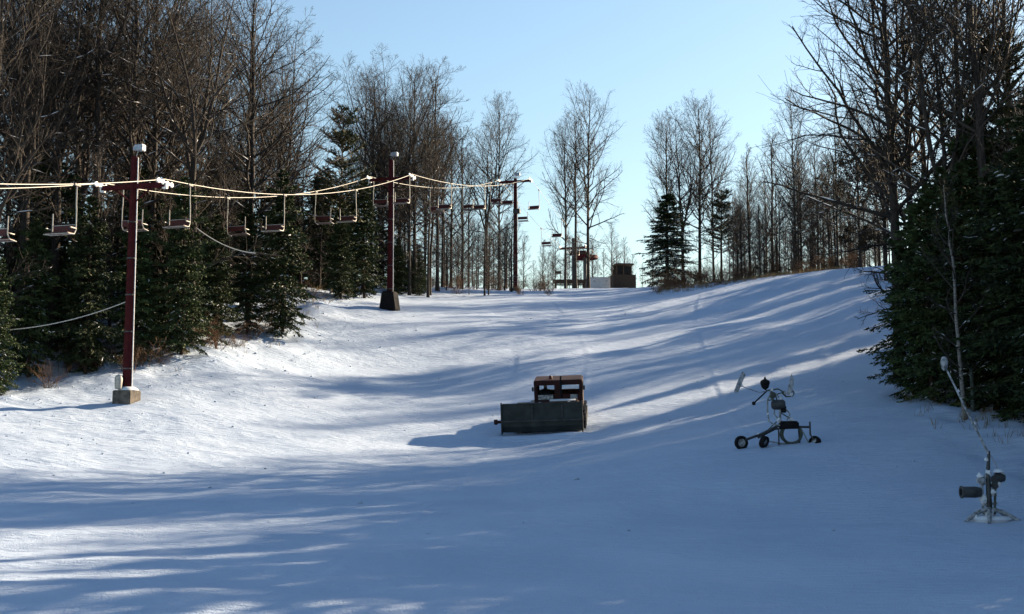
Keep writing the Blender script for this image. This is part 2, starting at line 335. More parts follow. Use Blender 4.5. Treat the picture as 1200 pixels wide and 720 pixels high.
def bare_tree(seed, H=20.0, kind='forest', leafy=False, bark='bark', dens=1.0):
    rg = np.random.RandomState(seed)
    n = 16; zz = np.linspace(0, 1, n) ** 0.95
    wob = np.cumsum(rg.normal(0, 0.018 * H / 4, (n, 2)), 0) * np.linspace(0, 1, n)[:, None]
    trunk = np.c_[wob, zz * H][None]
    r0 = H * 0.0085 if kind != 'spread' else H * 0.0105
    rt = (r0 * (1 - zz) ** 0.75 + 0.02); rt[0] *= 1.35
    rt = rt[None]
    tk = Acc(); crown = Acc(); sn = Acc(); lf = Acc()
    stems = trunk; rs = rt
    if kind in ('spread', 'fork'):
        cut = 8 if kind == 'spread' else 6
        stem = trunk[:, :cut]; v, q = tubes(stem, rt[:, :cut], 8, rg); tk.add(v, q)
        nl = 5 if kind == 'spread' else 4; lead = []; lr = []
        for k in range(nl):
            a = 6.28 * k / nl + rg.rand(); tilt = rg.uniform(0.25, 0.75) if kind == 'spread' else rg.uniform(0.12, 0.36)
            p = stem[0, -1 - (k % 2)].copy(); d = np.array([math.cos(a) * math.sin(tilt), math.sin(a) * math.sin(tilt), math.cos(tilt)])
            L = (H - p[2]) * rg.uniform(0.8, 1.05); pts = [p]
            for j in range(9):
                d = unit(d + np.array([0, 0, 0.10]) + rg.normal(0, 0.07, 3)); p = p + d * L / 9; pts.append(p)
            lead.append(pts); lr.append(rt[0, cut - 1] * 0.72 * np.linspace(1, 0.12, 10))
        stems = np.array(lead); rs = np.array(lr)
        v, q = tubes(stems, rs, 6, rg); tk.add(v, q)
        K1 = int(15 * dens) if kind == 'spread' else int(17 * dens)
        limb, lrad = spawn(stems, rs, K1, 0.08, 0.98, 0.8, lambda t: 0.50 * (1.1 - t) ** 0.6, 8, 0.40, 0.13, 0.6, 0.012, rg)
        low, lowr = spawn(stem, rt[:, :cut], 7, 0.3, 1.0, 1.2, lambda t: 0.42, 8, 0.15, 0.13, 0.35, 0.012, rg)
        limb = np.concatenate([limb, low]); lrad = np.concatenate([lrad, lowr])
    else:
        v, q = tubes(trunk, rt, 8, rg); tk.add(v, q)
        lo = {'forest': 0.26, 'tall': 0.42, 'sapling': 0.2}[kind]
        K1 = int({'forest': 40, 'tall': 32, 'sapling': 24}[kind] * dens)
        wd = {'forest': 0.33, 'tall': 0.25, 'sapling': 0.26}[kind]
        limb, lrad = spawn(trunk, rt, K1, lo, 0.99, lambda t: 1.1 - 0.6 * t, lambda t: wd * np.interp(t, [lo, 0.55, 0.8, 1.0], [0.75, 1.0, 0.75, 0.3]), 8, 0.6, 0.13, 0.55, 0.012, rg)
        low, lowr = spawn(trunk, rt, 7, 0.1, lo, 1.35, lambda t: 0.12, 8, 0.1, 0.14, 0.3, 0.012, rg)
        limb = np.concatenate([limb, low]); lrad = np.concatenate([lrad, lowr])
    v, q = tubes(limb, lrad, 5, rg); crown.add(v, q)
    br, brr = spawn(limb, lrad, int(9 * dens), 0.2, 0.98, 0.8, lambda t: 0.50 * (1.2 - t), 6, 0.35, 0.18, 0.6, 0.009, rg)
    v, q = tubes(br, brr, 3, rg); crown.add(v, q)
    tw, twr = spawn(br, brr, int(8 * dens), 0.15, 1.0, 0.7, lambda t: 0.5 * (1.25 - t * 0.6), 4, 0.3, 0.2, 0.6, 0.0065, rg)
    v, q = tubes(tw, twr, 3, rg); crown.add(v, q)
    snow_on(limb, lrad, rg, sn, 0.22); snow_on(br, brr, rg, sn, 0.14)
    out = {'trunk': (tk.mesh('trunk'), bark), 'crown': (crown.mesh('crown'), 'twig'), 'snow_on_branches': (sn.mesh('snow_on_branches'), 'clump')}
    if leafy:
        c = tw[:, 1:].reshape(-1, 3); c = c[(c[:, 2] < H * 0.72) & (rg.rand(len(c)) < 0.95)]
        c = np.repeat(c, 2, 0) + rg.normal(0, 0.12, (len(c) * 2, 3))
        u = unit(rg.normal(size=c.shape)) * rg.uniform(0.05, 0.12, (len(c), 1)); w_ = unit(np.cross(u, rg.normal(size=c.shape))) * rg.uniform(0.04, 0.08, (len(c), 1))
        vv = np.stack([c - u, c + w_, c + u, c - w_], 1).reshape(-1, 3); lf.add(vv, np.arange(len(vv)).reshape(-1, 4))
        out['leaves'] = (lf.mesh('leaves', False), 'deadleaf')
    return out

def conifer(seed, H=11.0, rad=2.5, kind='spruce', nb=190, snow=0.12):
    rg = np.random.RandomState(seed)
    n = 10; zz = np.linspace(0, 1, n); wob = np.cumsum(rg.normal(0, 0.03, (n, 2)), 0)
    trunk = np.c_[wob, zz * H][None]; r0 = H * 0.011; rt = (r0 * (1 - zz) + 0.012)[None]
    tk = Acc(); v, q = tubes(trunk, rt, 7, rg); tk.add(v, q)
    lo = 0.03 if kind == 'spruce' else 0.30
    t = np.sort(lo + (0.99 - lo) * rg.rand(nb) ** (0.85 if kind == 'spruce' else 1.0)); 
    p = np.c_[np.interp(t, zz, trunk[0, :, 0]), np.interp(t, zz, trunk[0, :, 1]), t * H]
    if kind == 'spruce':
        L = rad * np.minimum((1 - t) ** 0.72 * 1.05 + 0.05, 0.55 + 1.6 * t) * rg.uniform(0.55, 1.2, nb) * (0.86 + 0.2 * np.sin(t * H * 4.2 + seed)); droop = -0.75; e0 = np.interp(t, [0, 1], [-0.15, 0.75])
    else:   # pine: longer, sparse, upswept boughs in uneven tiers
        tier = 0.6 + 0.55 * (np.sin(t * 46 + seed) > -0.1); L = rad * ((1 - t) ** 0.55 + 0.1) * rg.uniform(0.45, 1.2, nb) * tier; droop = 0.15; e0 = np.interp(t, [0, 1], [0.0, 0.7])
    L = np.maximum(L, 0.15)
    keep = rg.rand(nb) < np.clip(L / rad * 2.2 + 0.12, 0, 1); p = p[keep]; L = L[keep]; t = t[keep]; e0 = e0[keep]; nb = int(keep.sum())
    az = 2.399 * np.arange(nb) + rg.normal(0, 0.35, nb)
    d = np.c_[np.cos(az) * np.cos(e0), np.sin(az) * np.cos(e0), np.sin(e0)]
    Nn = 6; pts = [p]; c = p
    for k in range(1, Nn):
        d = unit(d + np.array([0, 0, droop / Nn * (1.2 if k < 4 else -0.6)]) + rg.normal(0, 0.05, d.shape)); c = c + d * (L / (Nn - 1))[:, None]; pts.append(c)
    B = np.stack(pts, 1); Br = np.maximum(0.012 + L * 0.012, 0.012)[:, None] * np.linspace(1, 0.25, Nn)[None]
    cr = Acc(); st = Acc(); v, q = tubes(B, Br, 4, rg); st.add(v, q)
    # side sprays lie in the bough's plane
    K = 17; tt = 0.10 + 0.86 * (np.arange(K)[None] + rg.rand(nb, K)) / K; f = tt * (Nn - 1); i0 = np.minimum(f.astype(int), Nn - 2); fr = (f - i0)[..., None]; mi = np.arange(nb)[:, None]
    sp = B[mi, i0] * (1 - fr) + B[mi, i0 + 1] * fr; T = unit(B[mi, i0 + 1] - B[mi, i0])
    side = unit(np.cross(T, UPV)) * np.where(np.arange(K) % 2 == 0, 1, -1)[None, :, None]
    sd = unit(T * 0.75 + side * rg.uniform(0.5, 1.1, (nb, K, 1)) + rg.normal(0, 0.16, (nb, K, 3)) + np.array([0, 0, -0.22 if kind == 'spruce' else 0.2]))
    sl = (L[:, None] * 0.42 * (1.15 - tt) + 0.16 * np.minimum(1, L[:, None])) * rg.uniform(0.7, 1.25, (nb, K))
    sp = sp.reshape(-1, 3); sd = sd.reshape(-1, 3); sl = sl.reshape(-1)
    # needle tufts: narrow diamond blades set along each spray
    J = 8; a = (np.arange(J)[None] + rg.rand(len(sp), J)) / J
    c0 = sp[:, None] + sd[:, None] * (sl[:, None] * a)[..., None] + np.array([0, 0, -0.12 if kind == 'spruce' else 0.06]) * ((sl[:, None] * a) ** 2)[..., None]
    bl = rg.uniform(0.10, 0.20, c0.shape[:2] + (1,)) if kind == 'spruce' else rg.uniform(0.12, 0.24, c0.shape[:2] + (1,))
    bd = unit(sd[:, None] * 1.0 + rg.normal(0, 0.55, c0.shape)); bw = unit(np.cross(bd, rg.normal(size=c0.shape))) * bl * (0.27 if kind == 'spruce' else 0.16)
    base = c0 - bd * bl * 0.3; vv = np.stack([base, c0 + bw, c0 + bd * bl, c0 - bw], 2).reshape(-1, 3)
    cr.add(vv, np.arange(len(vv)).reshape(-1, 4))
    # snow pads lying on the sprays
    sn = Acc(); pick = rg.rand(len(sp)) < snow * np.interp(sp[:, 2] / H, [0, 0.5, 1], [1.2, 1.0, 0.5]); ps = sp[pick]; ds = sd[pick]; ls = sl[pick]
    pp = np.stack([ps + ds * (ls * f)[:, None] + np.array([0, 0, 0.035 - 0.10 * f * f]) for f in (0.22, 0.38, 0.55, 0.72)], 1)
    v, q = tubes(pp, (0.016 + 0.038 * np.minimum(ls, 0.8))[:, None] * np.array([0.3, 1.0, 0.7, 0.2])[None] * rg.uniform(0.5, 1.2, (len(ps), 1)), 5, rg); sn.add(v, q)
    return {'trunk': (tk.mesh('trunk'), 'barkdark'), 'branches': (st.mesh('branches'), 'barkdark'), 'crown': (cr.mesh('crown', False), 'needle' if kind == 'spruce' else 'pineneedle'), 'snow_on_boughs': (sn.mesh('snow_on_boughs'), 'clump')}

def shrub(seed, H=1.8, n=14):
    rg = np.random.RandomState(seed); az = rg.rand(n) * 6.28; tl = rg.uniform(0.1, 0.8, n)
    d = np.c_[np.cos(az) * np.sin(tl), np.sin(az) * np.sin(tl), np.cos(tl)]; p = np.c_[rg.normal(0, 0.15, (n, 2)), np.full(n, -0.1)]; L = H * rg.uniform(0.5, 1.1, n); pts = [p]
    for k in range(5): d = unit(d + rg.normal(0, 0.12, d.shape)); p = p + d * (L / 5)[:, None]; pts.append(p)
    P = np.stack(pts, 1); Rr = np.full((n, 1), 0.014) * np.linspace(1, 0.4, 6)[None]
    A1 = Acc(); v, q = tubes(P, Rr, 4, rg); A1.add(v, q); A2 = Acc()
    b, br = spawn(P, Rr, 7, 0.2, 1, 0.7, lambda t: 0.45 * (1.2 - t), 4, 0.25, 0.15, 0.6, 0.006, rg); v, q = tubes(b, br, 3, rg); A2.add(v, q)
    b2, br2 = spawn(b, br, 4, 0.2, 1, 0.7, lambda t: 0.5, 3, 0.2, 0.15, 0.6, 0.005, rg); v, q = tubes(b2, br2, 3, rg); A2.add(v, q)
    return {'stems': (A1.mesh('stems'), 'brush'), 'twigs': (A2.mesh('twigs'), 'brush')}

V = {}
for k in range(5): V['forest%d' % k] = bare_tree(100 + k, 20, 'forest')
for k in range(3): V['tall%d' % k] = bare_tree(120 + k, 20, 'tall')
for k in range(3): V['fork%d' % k] = bare_tree(140 + k, 20, 'fork')
for k in range(2): V['spread%d' % k] = bare_tree(160 + k, 20, 'spread')
for k in range(3): V['sap%d' % k] = bare_tree(180 + k, 12, 'sapling')
V['oak0'] = bare_tree(201, 18, 'fork', leafy=True); V['oak1'] = bare_tree(202, 18, 'forest', leafy=True)
V['birch0'] = bare_tree(210, 14, 'sapling', bark='birch', dens=0.8)
for k in range(4): V['spruce%d' % k] = conifer(300 + k, 11, 2.6, 'spruce', 210, 0.04 + 0.035 * (k % 3))
V['snowspruce0'] = conifer(310, 11, 3.0, 'spruce', 210, 0.34)
for k in range(2): V['pine%d' % k] = conifer(330 + k, 12, 2.8, 'pine', 95, 0.12)
for k in range(3): V['shrub%d' % k] = shrub(400 + k)
BASEH = {'forest': 20, 'tall': 20, 'fork': 20, 'spread': 20, 'sap': 12, 'oak': 18, 'birch': 14, 'spruce': 11, 'snowspruce': 11, 'pine': 12, 'shrub': 1.8}
NAME = {'forest': 'bare_tree', 'tall': 'bare_tree', 'fork': 'bare_tree', 'spread': 'bare_tree', 'sap': 'bare_sapling', 'oak': 'leaf_holding_tree', 'birch': 'birch_tree', 'spruce': 'spruce_tree', 'snowspruce': 'spruce_tree', 'pine': 'pine_tree', 'shrub': 'shrub'}
PLACED = []
def plant(var, x, y, h, label, group=None, rz=None, wide=1.0, lean=(0, 0)):
    kind = var.rstrip('0123456789'); s = h / BASEH[kind]
    rz = random.uniform(0, 6.28) if rz is None else rz
    o = thing(NAME[kind], label, 'shrub' if kind == 'shrub' else 'tree', (x, y, hz(x, y) - 0.06), rz, group)
    o.scale = (s * wide, s * wide, s); o.rotation_euler = (lean[0], lean[1], rz)
    for part, (me, m) in V[var].items():
        c = link(part, me, m, o)
        if part in ('snow_on_branches', 'snow_on_boughs', 'leaves', 'twigs', 'branches', 'stems'): c['kind'] = 'stuff'
    PLACED.append((x, y, h, kind)); return o
def plantpx(var, px, Y, top, label, group=None, **k):
    x = float(xat(px, Y)); h = float(at(px, top, Y)[2]) - hz(x, Y); return plant(var, x, Y, h, label, group, **k)

exec_forest = True
# ------------------------------------------------------------------ chairlift
def line_pt(t, side=0.0):
    """t=0 nearest tower in view, 1 second, 2 third, 3 top wheel; side = metres to the right of the line"""
    x = np.interp(t, [-1, 0, 1, 2, 2.78, 3.0], [-28.0, -18.65, -9.35, 0.35, 8.0, 10.0]); y = np.interp(t, [-1, 0, 1, 2, 2.78, 3.0], [26, 60, 94, 132, 160, 168])
    return np.array((x + side * 0.964, y - side * 0.264))
ARM_Z = {-1: 8.8, 0: float(at(160, 219, 60)[2]), 1: float(at(461, 210, 94)[2]), 2: float(at(605, 213, 132)[2]), 2.78: float(at(684, 291, 160)[2]), 3.0: float(at(690, 302, 168)[2])}
HG = 1.72
def cable_z(t):
    ks = sorted(ARM_Z); 
    for a, b in zip(ks[:-1], ks[1:]):
        if a <= t <= b:
            f = (t - a) / (b - a); sag = {(-1, 0): 0.9, (0, 1): 1.15, (1, 2): 0.9, (2, 2.78): 0.35}.get((a, b), 0.0)
            return ARM_Z[a] * (1 - f) + ARM_Z[b] * f + 0.28 - 4 * sag * f * (1 - f)
    return ARM_Z[3.0]
def cable_loop():
    pts = []
    ts = [-1 + 0.04 * k for k in range(int(4 / 0.04) + 1)]
    for t in ts: pts.append((*line_pt(t, HG), cable_z(t)))
    c = line_pt(3.0); dx, dy = 0.264, 0.964
    for k in range(1, 12):
        a = math.pi * k / 12; pts.append((c[0] + HG * (math.cos(a) * dy + math.sin(a) * dx), c[1] + HG * (-math.cos(a) * dx + math.sin(a) * dy), cable_z(3.0)))
    for t in reversed(ts): pts.append((*line_pt(t, -HG), cable_z(t)))
    o = MB().tube(pts, 0.018, 6).build('haul_cable', 'cable', smooth=True)
    tag(o, 'pale steel haul cable looping uphill over the red lift towers', 'cable')
cable_loop()

ROTL = math.atan2(0.264, 0.964)
def tower(t, label, gzpx, base):
    p = line_pt(t); z0 = hz(*p); za = ARM_Z[t]
    T = thing('lift_tower', label, 'lift tower', (p[0], p[1], z0), -math.atan2(0.264, 0.964), 'red chairlift towers')
    h = za - z0; top = h + 1.5 if t < 2 else h + 0.35
    MB().tube([(0, 0, 0.2), (0, 0, h * 0.6), (0, 0, top)], [0.235, 0.205, 0.17], 16).build('mast', 'red', T, smooth=True)
    MB().box((0, -0.02, h), (HG * 2 + 0.1, 0.22, 0.24)).build('crossarm', 'red', T, bevel=0.02)
    br = MB()
    for s in (-1, 1): br.tube([(s * 0.15, -0.02, h - 0.75), (s * 1.0, -0.02, h - 0.1)], 0.045, 6)
    br.build('brace', 'red', T)
    for s in (-1, 1):
        sh = MB()
        sh.box((s * HG, 0, h + 0.10), (0.08, 1.5, 0.14)); sh.box((s * (HG + 0.02), 0, h - 0.05), (0.22, 0.2, 0.3))
        b = sh.build('sheave_assembly', 'sheave', T, bevel=0.01)
        for k in range(4):
            MB().lathe([(0.0, -0.05), (0.10, -0.05), (0.13, -0.035), (0.13, 0.035), (0.10, 0.05), (0.0, 0.05)], (s * HG + 0.0, -0.6 + 0.4 * k, h + 0.12 if False else h + 0.11), 'X', 16).build('sheave', 'sheave', b, smooth=True)
    # floodlight on a short stalk above the mast
    fl = MB().tube([(0.05, 0, top - 0.1), (0.2, -0.02, top + 0.28)], 0.025, 6); fl.build('lamp_stalk', 'galv', T)
    MB().prism([(-0.28, -0.12), (0.28, -0.16), (0.28, 0.16), (-0.2, 0.14)], 0.34, Matrix.Translation((0.26, -0.05, top + 0.42)) @ Matrix.Rotation(R(90), 4, 'X')).build('floodlight', 'lamp', T, bevel=0.03)
    MB().tube([(0.27, 0.0, 0.6), (0.235, 0.0, h * 0.6), (0.195, 0.0, top - 0.05)], 0.028, 8).build('sunlit_edge_pipe', 'sheave', T, smooth=True)  # pale pipe added to imitate the sunlit right edge of the mast
    for zz in (1.6, 3.4, 5.2, 7.0, 8.8): MB().lathe([(0.21, -0.03), (0.245, -0.03), (0.245, 0.03), (0.21, 0.03)], (0, 0, zz), 'Z', 16).build('pipe_band', 'steel', T, smooth=True)
    if base == 'block':
        MB().box((0, 0, 0.12), (0.98, 0.98, 0.85)).build('footing', 'concrete', T, bevel=0.04)
        MB().lathe([(0.0, 0.55), (0.18, 0.58), (0.2, 1.05), (0.16, 1.22), (0, 1.28)], (-0.2, -0.40, 0.03), 'Z', 14).build('junction_box', 'galv', T, smooth=True)
        MB().lathe([(0.5, 0.545), (0.42, 0.63), (0.3, 0.72), (0.0, 0.74)], (0.05, 0.05, 0.0), 'Z', 16).build('snow_cap', 'clump', T, smooth=True)
    if base == 'pad':
        MB().prism([(-0.68, -0.1), (0.68, -0.1), (0.46, 1.4), (-0.46, 1.4)], 1.2, Matrix.Rotation(R(90), 4, 'X')).build('crash_pad', 'black', T, bevel=0.08)
    if base == 'plain':
        MB().box((0, 0, 0.1), (1.0, 1.0, 0.6)).build('footing', 'concrete', T, bevel=0.04)
    if t == 2:
        MB().box((0.2, -0.1, h - 3.3), (0.75, 0.5, 0.5)).build('control_box', 'steel', T, bevel=0.04)
    return T
tower(0, 'nearest red lift tower on a square concrete block at left', 472, 'block')
tower(1, 'second red lift tower with a dark flared crash pad round its foot', 362, 'pad')
tower(2, 'third and farthest tall red lift tower, standing against the sky', 340, 'plain')
tower(-1, 'red lift tower downhill of the square concrete block, outside the picture', 0, 'block')

def make_chair():
    C = thing('lift_chair', '', 'lift chair')
    MB().box((0, 0, -0.02), (0.12, 0.42, 0.12)).build('grip', 'steel', C, bevel=0.015)
    MB().tube([(0, 0, 0), (0, 0, -1.0), (0.02, 0, -1.25)], 0.03, 8).build('hanger', 'galv', C, smooth=True)
    fr = MB(); x1 = -1.14
    fr.tube([(0.02, 0, -1.15), (0.02, 0.0, -2.2), (0.02, -0.12, -2.42), (0.02, -0.55, -2.46)], 0.027, 8)
    fr.tube([(x1, 0.05, -1.35), (x1, 0.05, -2.2), (x1, -0.12, -2.42), (x1, -0.55, -2.46)], 0.027, 8)
    fr.tube([(0.02, 0.03, -1.95), (x1, 0.05, -1.95)], 0.024, 6); fr.tube([(0.02, -0.12, -2.42), (x1, -0.12, -2.42)], 0.036, 6)
    fr.build('frame', 'galv', C, smooth=True)
    MB().box((x1 / 2, -0.28, -2.40), (1.08, 0.46, 0.06)).build('seat', 'seat', C, bevel=0.02)
    MB().box((x1 / 2, 0.05, -2.12), (1.06, 0.05, 0.34)).build('backrest', 'seat', C, bevel=0.02)
    for x in (0.02, x1): MB().box((x, -0.2, -2.14), (0.07, 0.42, 0.05)).build('armrest', 'galv', C, bevel=0.015)
    MB().box((x1 / 2, -0.5, -2.45), (1.12, 0.05, 0.05)).build('front_rail', 'galv', C, bevel=0.02)
    return C
chair0 = make_chair(); first = True
right_t = [-0.20, 0.068, 0.375, 0.685, 0.985, 1.26, 1.53, 1.80, 2.1, 2.4, 2.66]
left_t = [-0.24, 0.05, 0.36, 0.715, 1.02, 1.38, 1.64, 1.9, 2.2, 2.5]
ORD = ['first', 'second', 'third', 'fourth', 'fifth', 'sixth', 'seventh', 'eighth', 'ninth', 'tenth', 'eleventh']
for side, ts in ((1, right_t), (-1, left_t)):
    for i, t in enumerate(ts):
        c = chair0 if first else copy_tree(chair0); first = False
        p = line_pt(t, side * HG); c.location = (p[0], p[1], cable_z(t) - 0.03)
        c.rotation_euler = (0, random.uniform(-0.02, 0.02), -ROTL if side > 0 else math.pi - ROTL)
        c.scale = (1.04, 1.0, 0.90); c['group'] = 'double chairs on the lift line'
        c['label'] = 'red double chair hanging on the %s cable, %s from the left counting uphill' % ('right-hand' if side > 0 else 'left-hand', ORD[i])

# ------------------------------------------------------------------ top station
def station():
    c = line_pt(3.0); z0 = hz(*c); zc = ARM_Z[3.0] - z0
    T = thing('lift_top_station', 'top station of the lift with horizontal red wheel on a post', 'lift station', (c[0], c[1], z0), -ROTL)
    w_ = MB(); w_.lathe([(1.55, -0.16), (1.78, -0.20), (1.78, 0.20), (1.55, 0.16), (1.55, -0.16)], (0, 0, zc), 'Z', 40)
    wh = w_.build('bullwheel', 'red', T, smooth=True)
    for k in range(8):
        a = math.pi * k / 4; MB().tube([(0.15 * math.cos(a), 0.15 * math.sin(a), zc), (1.58 * math.cos(a), 1.58 * math.sin(a), zc)], 0.07, 6).build('spoke', 'red', wh)
    MB().lathe([(0, -0.35), (0.3, -0.35), (0.3, 0.35), (0, 0.4)], (0, 0, zc), 'Z', 16).build('hub', 'steel', wh, smooth=True)
    MB().tube([(0, 0, -0.2), (0, 0, zc - 0.3)], 0.26, 12).build('post', 'steel', T, smooth=True)
    MB().box((-0.6, -0.8, zc + 0.55), (2.4, 2.6, 0.22)).build('drive_housing', 'darkred', T, bevel=0.05)
    p = line_pt(2.78); q = hz(*p); h = ARM_Z[2.78] - q
    G = thing('lift_end_tower', 'short dark lift tower with crossarm just below the top wheel', 'lift tower', (p[0], p[1], q), -ROTL)
    MB().tube([(0, 0, -0.2), (0, 0, h + 1.3)], 0.2, 12).build('mast', 'steel', G, smooth=True)
    MB().box((0, 0, h), (HG * 2 + 0.2, 0.25, 0.28)).build('crossarm', 'red', G, bevel=0.02)
    for s in (-1, 1): MB().box((s * HG, 0, h + 0.12), (0.14, 1.6, 0.3)).build('sheave_assembly', 'sheave', G, bevel=0.03)
    # unloading deck
    x, y = float(xat(668, 158)), 158.0; z = hz(x, y)
    D = thing('unloading_deck', 'dark timber unloading deck left of the top station', 'deck', (x, y, z), 0)
    for k in range(9): MB().box((-1.9 + 0.47 * k, 0, 0.95), (0.44, 3.0, 0.09)).build('plank', 'wood', D)
    for sx in (-1.8, -0.6, 0.6, 1.8):
        for sy in (-1.3, 1.3): MB().box((sx, sy, 0.42), (0.16, 0.16, 1.1)).build('post', 'wood', D)
    for k in range(3): MB().box((0, -1.47, 0.3 + 0.22 * k), (3.9, 0.05, 0.18)).build('skirt_board', 'wood', D)
    for sx in (-1.9, -1.2): MB().box((sx, -1.4, 1.45), (0.08, 0.08, 1.0)).build('rail_post', 'wood', D)
    MB().box((-1.55, -1.4, 1.9), (0.8, 0.09, 0.35)).build('rail_board', 'wood', D)
    # white bin
    x, y = float(xat(704, 162)), 162.0; z = hz(x, y)
    W = thing('white_storage_box', 'low white storage box between top station and brown hut', 'box', (x, y, z), 0)
    MB().box((0, 0, 0.62), (3.0, 1.6, 1.35)).build('body', 'white', W, bevel=0.03); MB().box((0, 0, 1.36), (3.1, 1.7, 0.12)).build('lid', 'clump', W, bevel=0.05)
    for s in (-1, 1): MB().box((s * 0.8, -0.81, 0.9), (0.25, 0.06, 0.06)).build('latch', 'steel', W)
    # operator hut
    x, y = float(xat(731, 160)), 160.0; z = hz(x, y)
    Hh = thing('operator_hut', 'small brown wooden operator hut with flat roof beside the spruce', 'hut', (x, y, z), R(8))
    for k in range(7): MB().box((0, -0.95, 0.12 + 0.245 * k), (3.0, 0.05, 0.225)).build('siding_board', 'plank', Hh)
    MB().box((0, 0.05, 0.85), (2.94, 1.94, 1.75)).build('lower_wall', 'wood', Hh)
    for sx in (-1.0, -0.1, 0.95): MB().box((sx, -0.72, 2.35), (0.16, 0.14, 1.3)).build('corner_post', 'wood', Hh)
    for sx in (-1.0, 0.95): MB().box((sx, 0.8, 2.35), (0.16, 0.14, 1.3)).build('corner_post', 'wood', Hh)
    MB().box((-0.55, -0.70, 2.3), (0.74, 0.04, 1.1)).build('window', 'darkglass', Hh); MB().box((0.42, -0.70, 2.3), (0.88, 0.04, 1.1)).build('window', 'darkglass', Hh)
    MB().box((0, 0.82, 2.35), (1.8, 0.06, 1.3)).build('rear_wall', 'wood', Hh)
    rf = MB().box((0, 0, 3.08), (2.5, 2.1, 0.16)).build('roof', 'wood', Hh, bevel=0.02); MB().box((0, 0, 3.19), (2.3, 1.9, 0.08)).build('snow_layer', 'clump', rf, bevel=0.03)
    MB().box((-1.25, -0.6, 2.05), (0.5, 0.06, 0.6)).build('side_board', 'plank', Hh)
station()

